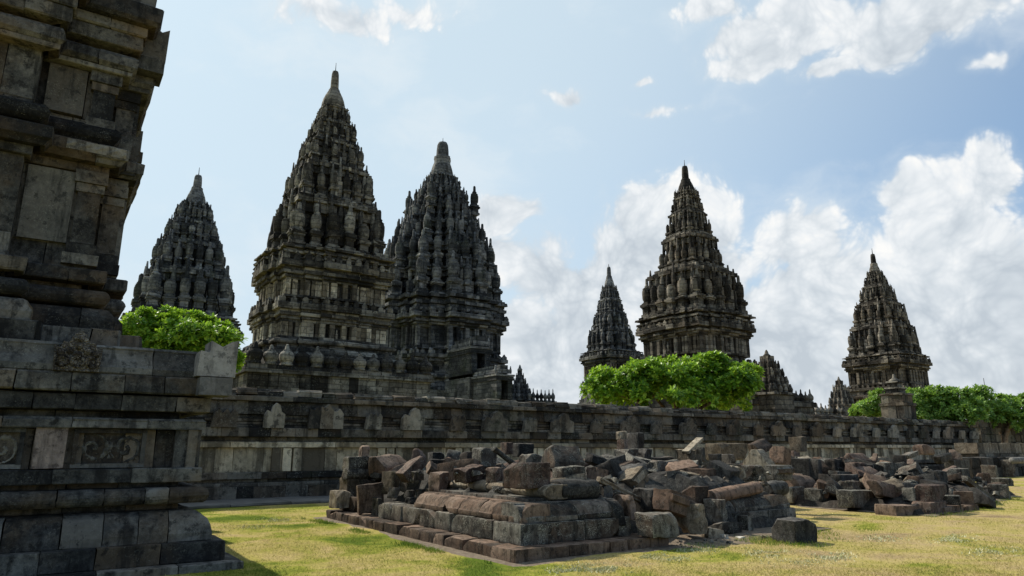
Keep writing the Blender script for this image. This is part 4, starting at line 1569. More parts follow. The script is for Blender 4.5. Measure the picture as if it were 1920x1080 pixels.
# ------------------------------------------------------------------ ruined plinths and loose stones
def stone_mesh(name, L, T, H, kind, rng, mat, rough=1.0):
    """one worn stone, length L along x, thickness T along y, height H along z, centred on the origin"""
    bm = bmesh.new()
    l, t, h = L / 2, T / 2, H / 2
    if True:
        if kind == 'roll':        # flat back and beds, rounded face
            pr = [(t, -h), (-t * .1, -h)] + [(-t * .1 - t * .9 * math.sin(w), -h * math.cos(w)) for w in [math.pi * i / 8 for i in range(1, 8)]] + [(-t * .1, h), (t, h)]
        elif kind == 'log':
            pr = [(t * math.cos(w), h * math.sin(w)) for w in [2 * math.pi * i / 14 for i in range(14)]][::-1]
        elif kind == 'ogee':
            pr = [(t, -h), (-t, -h), (-t, -h * .35)] + [(-t + 2 * t * .75 * (1 - math.cos(w)) ** .8, -h * .35 + h * 1.35 * math.sin(w)) for w in [math.pi / 2 * i / 5 for i in range(1, 6)]] + [(t, h)]
        elif kind == 'ogee2':     # lip below, then a slightly hollow slope and a small top fillet
            pr = [(t, -h), (-t, -h), (-t * 1.0, -h * .42), (-t * .93, -h * .36), (-t * .80, h * .25), (-t * .58, h * .72), (-t * .30, h * .86), (-t * .28, h), (t, h)]
        elif kind == 'mould':     # a block with a stepped ledge along its face
            pr = [(t, -h), (-t * .7, -h), (-t * .7, -h * .15), (-t, -h * .05), (-t, h * .6), (-t * .8, h * .66), (-t * .8, h), (t, h)]
        elif kind == 'ridge':     # roof shaped
            pr = [(t, -h), (-t, -h), (-t, -h * .45), (-t * .18, h), (t * .25, h * .9), (t, -h * .3)]
        elif kind == 'wedge':
            pr = [(t, -h), (-t, -h), (-t, -h * .1), (t * .1, h), (t, h)]
        else:
            pr = [(t, -h), (-t, -h), (-t, h), (t, h)]
        va = [bm.verts.new((-l, y, z)) for y, z in pr]
        vb = [bm.verts.new((l, y, z)) for y, z in pr]
        n = len(pr)
        bm.faces.new(va[::-1])
        bm.faces.new(vb)
        for i in range(n):
            bm.faces.new((va[i], va[(i + 1) % n], vb[(i + 1) % n], vb[i]))
        bmesh.ops.recalc_face_normals(bm, faces=bm.faces[:])
        # broken corners and edges
        nchip = rng.choice((0, 1, 1, 2, 2, 3)) if kind in ('block', 'slab', 'wedge', 'ridge') else rng.choice((0, 0, 1, 1))
        if kind == 'boulder': nchip = rng.choice((4, 5, 6))
        for _ in range(nchip):
            sgn = Vector((rng.choice((-1, 1)), rng.choice((-1, 1)), rng.choice((-.6, 1, 1))))
            cor = Vector((sgn.x * l, sgn.y * t, sgn.z * h))
            no = Vector((sgn.x * rng.uniform(.25, 1) / l, sgn.y * rng.uniform(.1, 1) / t, sgn.z * rng.uniform(.25, 1) / h)).normalized()
            co = cor - no * min(L, T, H) * rng.uniform(.10, .34)
            bmesh.ops.bisect_plane(bm, geom=bm.verts[:] + bm.edges[:] + bm.faces[:], plane_co=co, plane_no=no, clear_outer=True)
            bmesh.ops.holes_fill(bm, edges=[e for e in bm.edges if e.is_boundary])
    m = min(L, T, H)
    bmesh.ops.bevel(bm, geom=[e for e in bm.edges if e.calc_length() > m * .05 and len(e.link_faces) == 2 and e.calc_face_angle(0) > .5], offset=min(.03, m * .09), segments=2, affect='EDGES', profile=.6, clamp_overlap=True)
    bmesh.ops.triangulate(bm, faces=[f for f in bm.faces if len(f.verts) > 4])
    for cut in range(2):
        es = [e for e in bm.edges if e.calc_length() > m * (.38 if cut == 0 else .3)]
        if es: bmesh.ops.subdivide_edges(bm, edges=es, cuts=1, use_grid_fill=True)
        bmesh.ops.triangulate(bm, faces=[f for f in bm.faces if len(f.verts) > 4])
    off = Vector((rng.uniform(0, 99), rng.uniform(0, 99), rng.uniform(0, 99)))
    amp = .030 * rough * min(1, m / .3) * (1.5 if kind == 'boulder' else 1)
    bm.normal_update()
    for v in bm.verts:
        q = v.co * (1.6 / max(m, .2)) + off
        v.co += v.normal * amp * (noise.noise(q) + .55 * noise.noise(q * 2.7))
    me = bpy.data.meshes.new(name)
    bm.to_mesh(me)
    bm.free()
    me.polygons.foreach_set('use_smooth', [True] * len(me.polygons))
    me.set_sharp_from_angle(angle=R(32))
    me.materials.append(M[mat])
    return me


def far_h(s, v):
    """height of the far heap"""
    e = min(s - 12.3, 22.6 - s, (v - .45 - max(0, s - 13) * .19) * 1.0, 10 - v)
    if e <= 0: return 0.0
    return min(1.15, .18 + .30 * e)


def worn_course(name, path, inset, z0, H, T, Lb, kind, mat, rng, parent):
    """a course of separately worn stones along an open path, outer faces on the path"""
    b = MB()
    for a, c in zip(path, path[1:]):
        a, c = Vector(a), Vector(c)
        e = c - a
        L = e.length
        e /= L
        nr = Vector((e.y, -e.x))
        ang = math.atan2(e.y, e.x)
        s_ = 0.0
        while s_ < L - .12:
            w = min(Lb * rng.uniform(.7, 1.4), L - s_)
            if L - s_ - w < .2: w = L - s_
            tt = T * rng.uniform(.9, 1.1)
            me = stone_mesh('tmp', w - .012, tt, H * rng.uniform(.96, 1.03), kind, rng, mat, .45)
            p = a + e * (s_ + w / 2) - nr * (tt / 2 + rng.uniform(-.012, .025))
            mt = Matrix.Translation((p.x, p.y, z0 + H / 2)) @ Matrix.Rotation(ang + rng.gauss(0, .012), 4, 'Z') @ Matrix.Rotation(rng.gauss(0, .008), 4, 'Y')
            b.add([mt @ v.co for v in me.vertices], [tuple(f.vertices) for f in me.polygons], True)
            bpy.data.meshes.remove(me)
            s_ += w
    o = b.build(name, M[mat], parent)
    o.data.set_sharp_from_angle(angle=R(32))
    return o


def build_plinths():
    rng = random.Random(31)
    root = empty('ruined_plinth', (RC.x, RC.y, 0), A)
    tag(root, 'ruined stepped plinth in front with a red brown footing and broken roll mouldings', 'ruin')
    worn_course('footing', [(0, 8.0), (0, 0), (3.1, 0)], 0, -.12, .30, .60, .52, 'block', 'r_brown', rng, root)
    worn_course('second_course', [(.32, 5.6), (.32, .32), (2.6, .32)], 0, .18, .30, .55, .60, 'block', 'r_lichen', rng, root)
    worn_course('second_course', [(.34, 8.0), (.34, 6.9)], 0, .18, .32, .5, .5, 'block', 'r_brown', rng, root)
    worn_course('ogee_course', [(.40, 4.1), (.40, .40)], 0, .485, .275, .60, .56, 'ogee2', 'r_brown', rng, root)  # browner stone paints the warm sunlight on this left face
    worn_course('ogee_course', [(.40, .40), (2.5, .40)], 0, .485, .275, .60, .62, 'ogee2', 'r_grey', rng, root)  # greyer stone paints the sky-lit shade of the front face
    worn_course('roll_moulding', [(1.08, 4.7), (1.08, .72)], 0, .775, .245, .5, .85, 'roll', 'r_tan', rng, root)
    worn_course('bed_course', [(.80, 4.4), (.80, .80), (2.4, .80)], 0, .75, .06, .5, .7, 'block', 'r_grey', rng, root)
    # right hand fragment of the same plinth
    worn_course('fragment_course', [(5.7, .72), (7.75, .72), (7.75, 3.4)], 0, -.12, .48, .5, .55, 'block', 'r_grey', rng, root)
    worn_course('fragment_course', [(5.3, .80), (7.66, .80), (7.66, 3.2)], 0, .365, .27, .6, .58, 'ogee2', 'r_grey', rng, root)
    # rubble fill under the loose stones
    b = MB()
    nx, ny = 34, 36
    vs = []
    for j in range(ny + 1):
        for i in range(nx + 1):
            s, v = .62 + 7.0 * i / nx, .62 + 7.6 * j / ny
            e = min(1, min(i, nx - i, j, ny - j) / 3.5)
            h = .30 + (.62 + .2 * math.sin(j / ny * math.pi)) * e + .16 * noise.noise(Vector((s * 1.4, v * 1.4, 3))) + .1 * noise.noise(Vector((s * 4, v * 4, 1)))
            if e == 0: h = -.05
            if 3.0 < s < 5.2 and v < 2.2: h *= .35 + .65 * max(0, (v - .62) / 1.6)
            vs.append((s, v, h))
    b.add(vs, [(j * (nx + 1) + i, j * (nx + 1) + i + 1, (j + 1) * (nx + 1) + i + 1, (j + 1) * (nx + 1) + i) for j in range(ny) for i in range(nx)])
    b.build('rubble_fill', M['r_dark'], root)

    root2 = empty('ruined_plinth', uv(RC, 12.0, 0), A)
    tag(root2, 'second collapsed plinth further right, buried under a wide heap of brown stones', 'ruin')
    b = MB()
    sweep(b, [(.55, 4.2), (.55, .42), (3.4, .42)], rect_prof(0, -.12, .12, .02), blk=.8, gap=.04, jit=.04, rng=rng, t=.6, closed=False, zj=.02)
    b.build('footing', M['r_brown'], root2)
    b = MB()
    nx, ny = 44, 40
    vs = []
    for j in range(ny + 1):
        for i in range(nx + 1):
            s, v = 12.2 + 10.6 * i / nx, .4 + 9.8 * j / ny
            h = far_h(s, v)
            if h > 0: h = h * .72 + .16 * noise.noise(Vector((s * 1.1, v * 1.1, 8))) + .1 * noise.noise(Vector((s * 4, v * 4, 1)))
            else: h = -.08
            vs.append((s - 12.0, v, h))
    b.add(vs, [(j * (nx + 1) + i, j * (nx + 1) + i + 1, (j + 1) * (nx + 1) + i + 1, (j + 1) * (nx + 1) + i) for j in range(ny) for i in range(nx)])
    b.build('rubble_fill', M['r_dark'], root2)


build_plinths()

STONES = []      # (object, centre px, centre py, size word, colour word, kind word, tilt word, note, pile)
CW = {'r_grey': 'grey', 'r_brown': 'brown', 'r_red': 'reddish', 'r_dark': 'blackish', 'r_lichen': 'lichened', 'r_tan': 'tan', 'r_pale': 'pale'}
KW = {'block': 'block', 'roll': 'rounded stone', 'log': 'round log stone', 'ogee': 'sloping stone', 'mould': 'stepped block',
      'ridge': 'roof shaped stone', 'wedge': 'wedge stone', 'slab': 'slab', 'boulder': 'broken stone'}


def stone_at(x0, x1, y0, y1, v, kind, mat, yaw=0, roll=0, tr=1.0, note=None, pitch=0, pile='near', seed=None, world=None):
    rng = random.Random(seed if seed is not None else int(x0 * 7 + y0 * 13))
    cx, cy = (x0 + x1) / 2, (y0 + y1) / 2
    if pile == 'far':
        O = Vector((RC.x, RC.y, 0))
        vv = -2.0
        while vv < 9.5:
            p = atV(cx, y1 - 2, uv(RC, 0, vv))
            if p.z <= far_h((p - O).dot(U), vv) + .02: break
            vv += .1
        v = vv + (0.1 if vv < 9 else -2)
    c = atV(cx, cy, uv(RC, 0, v))
    dep = c.y * _c + (c.z - CAMZ) * _s
    w, h = (x1 - x0) / F * dep, (y1 - y0) / F * dep
    rl = R(roll)
    cr, sr = math.cos(rl), abs(math.sin(rl))
    if sr > .05:
        dt = cr * cr - sr * sr
        if dt > .25: Lw, H = (w * cr - h * sr) / dt, (h * cr - w * sr) / dt
        else: Lw, H = w * .95, h * .45
        H = max(H, h * .28)
        Lw = max(Lw, w * .6)
    else:
        Lw, H = w, h
    T = tr * max(H, .12)
    ang = A + R(yaw)
    vd = Vector((c.x, c.y)).normalized()
    ct = abs(math.cos(ang) * vd.y - math.sin(ang) * vd.x)
    st = math.sqrt(max(0, 1 - ct * ct))
    L = max((Lw - T * st) / max(ct, .35), Lw * .5, .1)
    me = stone_mesh('loose_stone', L, T, H, kind, rng, mat)
    o = bpy.data.objects.new('fallen_stone', me)
    COL.objects.link(o)
    mt = Matrix.Rotation(ang, 4, 'Z') @ Matrix.Rotation(rl, 4, 'Y') @ Matrix.Rotation(R(pitch), 4, 'X')
    # keep the near face where it was measured, the bulk goes behind it
    o.matrix_world = Matrix.Translation(c + Vector((vd.x, vd.y, 0)) * T * .35) @ mt
    area = (x1 - x0) * (y1 - y0)
    size = 'large' if area > 2600 else ('medium' if area > 1000 else ('small' if area > 330 else 'tiny'))
    tilt = 'upright' if (y1 - y0) > 1.25 * (x1 - x0) else ('tilted' if abs(roll) > 9 else ('flat' if (x1 - x0) > 2.6 * (y1 - y0) else ''))
    STONES.append((o, cx, cy, size, CW[mat], KW[kind], tilt, note, pile))
    return o


NEAR = [  # x0, x1, y0, y1, v, kind, material, yaw, roll, thickness ratio, note
    (670, 694, 837, 860, 7.6, 'boulder', 'r_brown', 0, 0, 1, 'round topped brown stub crowning the left end of the near ruin'),
    (641, 706, 857, 880, 7.6, 'block', 'r_lichen', 0, 0, 1.6, None),
    (641, 692, 878, 900, 7.5, 'roll', 'r_lichen', 0, 0, 1.4, None),
    (668, 705, 880, 905, 7.7, 'block', 'r_dark', 0, 0, 1.2, None),
    (636, 682, 898, 930, 7.6, 'block', 'r_tan', 0, 0, 1.3, None),
    (618, 662, 921, 952, 7.4, 'block', 'r_tan', 0, 0, 1.2, 'tan block on the red footing at its far left end'),
    (662, 712, 896, 932, 7.5, 'block', 'r_grey', -20, 14, 1.2, None),
    (666, 722, 906, 962, 6.2, 'block', 'r_brown', -8, -6, .35, 'upright smooth brown slab standing on the left footing'),
    (690, 768, 851, 892, 7.0, 'wedge', 'r_brown', 25, -5, 1.2, 'dark brown sharp edged wedge at the left top of the near ruin'),
    (717, 746, 884, 928, 5.8, 'block', 'r_tan', 10, 4, 1.0, None),
    (742, 802, 856, 902, 5.0, 'block', 'r_red', 8, -38, 1.2, 'long reddish slab leaning up to the right'),
    (749, 806, 893, 921, 5.4, 'block', 'r_lichen', 0, 0, 1.2, None),
    (697, 718, 935, 966, 5.9, 'block', 'r_lichen', 0, 0, .9, None),
    (757, 780, 920, 946, 5.0, 'boulder', 'r_grey', 0, 0, 1, None),
    (778, 802, 918, 942, 4.6, 'boulder', 'r_grey', 0, 0, 1, None),
    (760, 790, 934, 952, 4.8, 'roll', 'r_dark', 0, 0, 1.2, None),
    (726, 752, 914, 936, 5.4, 'block', 'r_dark', 20, 10, 1, None),
    (770, 803, 840, 868, 6.4, 'wedge', 'r_red', 30, 15, 1, None),
    (801, 834, 848, 870, 6.4, 'block', 'r_dark', 0, 0, 1, None),
    (834, 864, 842, 872, 6.6, 'wedge', 'r_lichen', -30, 12, 1, None),
    (797, 846, 862, 888, 5.4, 'block', 'r_dark', 0, 0, 1, None),
    (862, 888, 848, 876, 5.8, 'boulder', 'r_dark', 0, 0, 1, None),
    (804, 842, 886, 922, 3.9, 'block', 'r_red', 5, 0, 1, None),
    (836, 862, 880, 900, 4.4, 'boulder', 'r_lichen', 0, 0, 1, None),
    (849, 912, 872, 906, 3.0, 'block', 'r_red', 18, -8, 1.2, None),
    (909, 947, 876, 906, 2.4, 'block', 'r_red', 6, -4, 1.1, None),
    (944, 1032, 869, 914, 1.0, 'block', 'r_red', 6, 0, 1.1, 'biggest red cornered block sitting on the front roll mouldings'),
    (884, 932, 840, 875, 3.6, 'block', 'r_lichen', 0, 0, 1, None),
    (920, 978, 842, 876, 2.9, 'log', 'r_grey', 10, 28, 1.1, 'grey drum shaped stone lying aslant on the near ruin'),
    (938, 962, 830, 852, 5.2, 'block', 'r_red', 0, 0, 1, None),
    (960, 1002, 832, 856, 5.2, 'block', 'r_dark', 0, 0, 1, None),
    (972, 1018, 852, 872, 3.2, 'boulder', 'r_lichen', 0, 0, 1.3, None),
    (1012, 1098, 833, 880, 1.8, 'ridge', 'r_grey', -14, 3, 1.6, 'large grey roof shaped stone peaking at the middle of the near ruin'),
    (1095, 1152, 850, 884, 2.6, 'block', 'r_dark', 12, 18, 1.0, None),
    (1034, 1100, 874, 904, 1.2, 'block', 'r_lichen', 0, -3, 1.2, None),
    (1097, 1142, 876, 910, 1.5, 'block', 'r_brown', 6, 12, 1.1, None),
    (1029, 1128, 901, 938, .78, 'roll', 'r_dark', 0, 0, 1.2, 'smooth blackish rounded moulding stone at the front centre'),
    (1106, 1150, 912, 946, 1.0, 'boulder', 'r_dark', 0, 0, 1.2, None),
    (1128, 1172, 940, 984, .42, 'ogee', 'r_dark', 0, 0, .9, None),
    (1152, 1196, 843, 872, 4.6, 'block', 'r_lichen', 0, 0, 1.1, None),
    (1154, 1176, 809, 824, 5.0, 'block', 'r_tan', 0, 0, 1, 'small sunlit tan cube on top of the highest stack by the wall'),
    (1156, 1178, 824, 845, 4.9, 'block', 'r_red', 0, 0, 1, None),
    (1175, 1207, 812, 846, 5.1, 'block', 'r_dark', 0, 0, 1, None),
    (1192, 1224, 843, 868, 4.6, 'boulder', 'r_dark', 0, 0, 1, None),
    (1214, 1264, 856, 870, 4.4, 'slab', 'r_grey', 0, -3, 2.2, None),
    (1132, 1220, 872, 918, 2.2, 'roll', 'r_dark', 10, -10, 1.2, 'great half round stone tilted down to the left behind the thin beam'),
    (1128, 1190, 866, 886, 2.7, 'slab', 'r_brown', 8, -14, 2.0, None),
    (1176, 1214, 890, 926, 1.7, 'block', 'r_grey', 0, 28, .6, None),
    (1120, 1206, 902, 936, 1.0, 'mould', 'r_tan', 6, 20, .9, 'long thin tan beam sloping down to the right'),
    (1150, 1192, 930, 974, .6, 'boulder', 'r_brown', 0, 0, 1, None),
    (1192, 1228, 918, 968, .9, 'boulder', 'r_dark', 0, 0, 1, None),
    (1208, 1276, 865, 896, 2.9, 'boulder', 'r_lichen', 0, 0, 1.2, None),
    (1222, 1278, 888, 922, 2.1, 'block', 'r_lichen', 10, -4, 1.2, None),
    (1273, 1312, 844, 890, 3.4, 'boulder', 'r_tan', 0, 0, 1, 'tan stump like stack below a slanted tan slab'),
    (1278, 1320, 825, 846, 3.5, 'slab', 'r_tan', 15, -22, 1.6, None),
    (1300, 1322, 838, 866, 3.8, 'block', 'r_grey', 10, 8, .8, None),
    (1289, 1358, 879, 917, 1.8, 'block', 'r_brown', 14, 0, 1.2, None),
    (1348, 1397, 876, 909, 2.0, 'boulder', 'r_tan', 0, 0, 1.1, None),
    (1276, 1328, 912, 948, 1.1, 'block', 'r_brown', 5, 3, 1, None),
    (1325, 1432, 908, 940, .92, 'roll', 'r_brown', 0, -5, 1.1, 'long brown roll moulding at the right part of the near ruin'),
    (1425, 1480, 902, 932, 1.0, 'roll', 'r_dark', 0, -4, 1.1, None),
    (1222, 1312, 918, 974, .35, 'mould', 'r_brown', 14, 13, 1.1, 'large brown moulded block tilted to the right above a gap'),
    (1192, 1272, 964, 1006, -.05, 'block', 'r_lichen', 4, 0, 1.0, 'grey lichen ringed block standing on the soil in front'),
    (1268, 1324, 946, 1001, .25, 'boulder', 'r_tan', 0, 0, 1, None),
    (1322, 1361, 938, 980, .7, 'boulder', 'r_lichen', 0, 0, .9, None),
    (1316, 1358, 989, 1013, .2, 'block', 'r_tan', -10, 10, 1.1, None),
    (1328, 1392, 978, 1013, .45, 'block', 'r_grey', 8, 5, 1, None),
    (1380, 1408, 968, 999, .6, 'boulder', 'r_lichen', 0, 0, 1, None),
    (1350, 1366, 1003, 1014, .05, 'boulder', 'r_pale', 0, 0, 1, 'tiny pale pebble right of the low tan block on the soil'),
    (1378, 1397, 1007, 1016, .0, 'boulder', 'r_pale', 0, 0, 1, 'tiny pale pebble before the small grey block, near the grass'),
    (1449, 1529, 976, 1019, -.85, 'block', 'r_dark', 3, 0, 1.15, 'lone black square block set on the grass apart from the ruin'),
    (1324, 1402, 832, 862, 4.6, 'block', 'r_tan', 0, 0, 1.3, None),
    (1400, 1452, 824, 851, 4.9, 'wedge', 'r_brown', 20, -8, 1.1, None),
    (1330, 1352, 852, 874, 3.6, 'block', 'r_dark', 0, 0, 1, None),
    (1352, 1378, 852, 876, 3.5, 'block', 'r_grey', 0, 0, 1, None),
    (1394, 1450, 842, 880, 3.0, 'ridge', 'r_tan', 10, 0, 1.4, 'tan roof shaped stone paired with a tilted brown block'),
    (1438, 1486, 834, 878, 2.8, 'block', 'r_brown', 0, 18, 1, 'brown square block leaning against the tan roof shaped stone'),
    (1390, 1436, 874, 902, 2.2, 'block', 'r_lichen', 0, 0, 1.2, None),
    (1434, 1488, 873, 900, 2.1, 'mould', 'r_grey', 0, 0, 1.2, None),
    (1318, 1392, 868, 884, 3.0, 'slab', 'r_tan', 0, 3, 2, None),
]
FAR = [
    (1480, 1512, 819, 846, 7.0, 'block', 'r_tan', 0, 0, 1, 'tan capped block standing highest at the left of the far heap'),
    (1472, 1500, 846, 866, 6, 'block', 'r_red', 10, 6, 1, None),
    (1494, 1512, 860, 898, 3.4, 'block', 'r_dark', 0, 0, 1, None),
    (1511, 1532, 862, 899, 3.5, 'block', 'r_dark', 0, 0, 1, None),
    (1474, 1532, 892, 920, 1.2, 'ogee', 'r_brown', 0, 0, 1.1, None),
    (1462, 1516, 914, 942, .5, 'block', 'r_lichen', 0, 0, 1.1, None),
    (1510, 1561, 917, 950, -1.35, 'block', 'r_lichen', 5, 0, 1.0, 'lichen grey cube at the grass edge of the far heap'),
    (1531, 1581, 886, 934, .6, 'wedge', 'r_dark', 10, 22, 1.0, None),
    (1573, 1648, 920, 951, -.9, 'block', 'r_lichen', 4, 2, 1.0, 'long yellowish lichen block low at the front of the far heap'),
    (1578, 1622, 903, 924, .6, 'boulder', 'r_lichen', 0, 0, 1.2, None),
    (1614, 1667, 896, 909, 1.4, 'slab', 'r_tan', 0, 2, 2, None),
    (1629, 1695, 904, 938, .2, 'block', 'r_brown', 6, 8, 1.1, 'long brown block dipping to the right in the far heap'),
    (1646, 1724, 948, 967, -.7, 'slab', 'r_brown', -6, 2, 2.2, None),
    (1714, 1774, 910, 946, -.1, 'block', 'r_red', 6, 0, 1.0, 'big red brown block on flat slabs at the front of the far heap'),
    (1710, 1773, 941, 964, -.3, 'slab', 'r_red', 6, 0, 1.6, None),
    (1770, 1799, 928, 960, -.1, 'block', 'r_lichen', 20, -8, 1, None),
    (1796, 1820, 921, 958, .1, 'block', 'r_brown', 20, -8, .9, None),
    (1815, 1868, 915, 955, .8, 'wedge', 'r_dark', 8, 14, 1.1, 'black wedge at the right foot of the far heap'),
    (1808, 1868, 906, 936, 1.6, 'block', 'r_lichen', 5, 20, 1, None),
    (1855, 1892, 909, 939, 2.6, 'block', 'r_lichen', 10, 0, 1, None),
    (1703, 1747, 893, 913, 1.0, 'block', 'r_brown', 6, 3, 1.2, None),
    (1664, 1722, 904, 922, .6, 'slab', 'r_lichen', 0, 4, 2, None),
    (1694, 1720, 916, 938, .1, 'boulder', 'r_lichen', 0, 0, 1, None),
    (1860, 1897, 897, 912, 4, 'slab', 'r_lichen', 0, 0, 2, None),
    (1867, 1896, 863, 897, 4.6, 'block', 'r_lichen', 0, 0, 1, 'upright lichen block near the right end of the far heap'),
    (1842, 1869, 872, 897, 4.4, 'block', 'r_lichen', 10, 4, 1, None),
    (1831, 1856, 888, 909, 3.2, 'block', 'r_brown', 0, 0, 1, None),
    (1584, 1632, 851, 872, 5.2, 'wedge', 'r_red', 0, 0, 1.2, None),
    (1586, 1622, 868, 887, 4.0, 'block', 'r_red', 0, 0, 1.1, None),
    (1618, 1642, 868, 888, 4.2, 'block', 'r_dark', 20, -12, 1, None),
    (1556, 1610, 883, 893, 2.4, 'slab', 'r_grey', 0, 3, 2.4, None),
    (1560, 1608, 890, 910, 2.0, 'block', 'r_dark', 0, 0, 1, None),
    (1630, 1650, 853, 868, 5.6, 'block', 'r_brown', 20, -25, 1, None),
    (1678, 1695, 854, 877, 4.8, 'block', 'r_dark', 0, 0, 1, None),
    (1640, 1680, 868, 892, 3.4, 'boulder', 'r_lichen', 0, 0, 1, None),
    (1700, 1730, 868, 894, 2.6, 'block', 'r_red', 10, 40, 1, 'reddish cube poised on its corner in the far heap'),
    (1776, 1818, 879, 902, 2.6, 'block', 'r_lichen', 8, 0, 1, None),
    (1774, 1816, 863, 881, 4.6, 'block', 'r_dark', 0, 0, 1, None),
    (1715, 1750, 834, 852, 7.4, 'block', 'r_red', 0, 0, 1, None),
    (1782, 1802, 842, 864, 6.2, 'wedge', 'r_red', 20, 10, 1, None),
    (1740, 1775, 884, 908, 1.8, 'boulder', 'r_dark', 0, 0, 1, None),
    (1548, 1586, 862, 882, 4.2, 'boulder', 'r_dark', 0, 0, 1, None),
    (1752, 1784, 850, 868, 6, 'block', 'r_dark', 0, -10, 1, None),
    (1690, 1722, 846, 860, 6.6, 'slab', 'r_grey', 0, -12, 2, None),
]
for a in NEAR: stone_at(*a, pile='near')
for a in FAR: stone_at(*a, pile='far')


def fill(pile, n, s0, s1, v0, v1, zf, seed, smin, smax):
    rng = random.Random(seed)
    k = 0
    tries = 0
    done = []
    while k < n and tries < n * 30:
        tries += 1
        s, v = rng.uniform(s0, s1), rng.uniform(v0, v1)
        if pile == 'far' and far_h(s, v) < .3: continue
        if pile == 'near' and (v < 1.0 + (.8 if s > 2.6 else 0) or s < .9): continue
        if any((s - a) ** 2 + (v - b) ** 2 < (smin * 1.1) ** 2 for a, b in done): continue
        sz = rng.uniform(smin, smax)
        p = uv(RC, s, v, zf(s, v) + sz * rng.uniform(.05, .4))
        px, py = proj(p)
        if not (560 < px < 1935): continue
        done.append((s, v))
        k += 1
        L = sz * rng.uniform(.9, 1.7)
        H = sz * rng.uniform(.45, .8)
        mat = rng.choice(('r_brown', 'r_brown', 'r_brown', 'r_dark', 'r_lichen', 'r_tan', 'r_red', 'r_lichen'))
        kind = rng.choice(('block', 'block', 'block', 'mould', 'wedge', 'boulder', 'roll'))
        me = stone_mesh('loose_stone', L, sz * rng.uniform(.7, 1.1), H, kind, rng, mat)
        o = bpy.data.objects.new('fallen_stone', me)
        COL.objects.link(o)
        rl, pt = rng.gauss(0, 17), rng.gauss(0, 14)
        o.matrix_world = Matrix.Translation(p) @ Matrix.Rotation(A + rng.choice((0, 0, 1.57)) + rng.gauss(0, .45), 4, 'Z') @ Matrix.Rotation(R(rl), 4, 'Y') @ Matrix.Rotation(R(pt), 4, 'X')
        dep = p.y
        area = L * H * (F / dep) ** 2
        size = 'large' if area > 2600 else ('medium' if area > 1000 else ('small' if area > 330 else 'tiny'))
        STONES.append((o, px, py, size, CW[mat], KW[kind], 'tilted' if abs(rl) > 14 else '', None, pile))


fill('near', 62, .9, 7.6, 1.0, 8.0, lambda s, v: .80 + .18 * math.sin((v - .6) / 7.6 * math.pi), 4, .26, .62)
fill('far', 110, 12.9, 22.2, 1.2, 9.6, lambda s, v: far_h(s, v) * .85, 6, .24, .62)


def chips():
    rng = random.Random(91)
    b = MB()
    n = 0
    while n < 620:
        if rng.random() < .52:
            s, v = rng.uniform(.7, 7.7), rng.uniform(.9, 8.0)
            z = .80 + .18 * math.sin((v - .6) / 7.6 * math.pi) + rng.uniform(-.05, .25)
            if 3.0 < s < 5.4 and v < 2.4: z = .05 + .3 * max(0, v - .9) + rng.uniform(0, .1)
        elif rng.random() < .8:
            s, v = rng.uniform(12.5, 22.3), rng.uniform(.6, 9.6)
            z = far_h(s, v)
            if z <= .1: continue
            z = z * .9 + rng.uniform(-.05, .22)
        else:
            s, v = rng.uniform(3.0, 5.8), rng.uniform(-.35, .8)
            z = .02
        p = uv(RC, s, v, z)
        d = rng.uniform(.05, .19) if z > .1 else rng.uniform(.02, .07)
        mt = Matrix.Translation(p) @ Matrix.Rotation(rng.uniform(0, 6.28), 4, 'Z') @ Matrix.Rotation(rng.gauss(0, .5), 4, 'X') @ Matrix.Rotation(rng.gauss(0, .4), 4, 'Y')
        l = (d * rng.uniform(.8, 1.8), d * rng.uniform(.7, 1.2), d * rng.uniform(.4, .9))
        o = len(b.v)
        b.box((0, 0, 0), l, 0, rng.uniform(.55, 1.0), d * .16, rng)
        for k in range(o, len(b.v)): b.v[k] = tuple(mt @ Vector(b.v[k]))
        n += 1
    tag(b.build('stone_chips', M['r_lichen']), 'small broken stone chips scattered among the fallen blocks', 'rubble', kind='stuff')


chips()


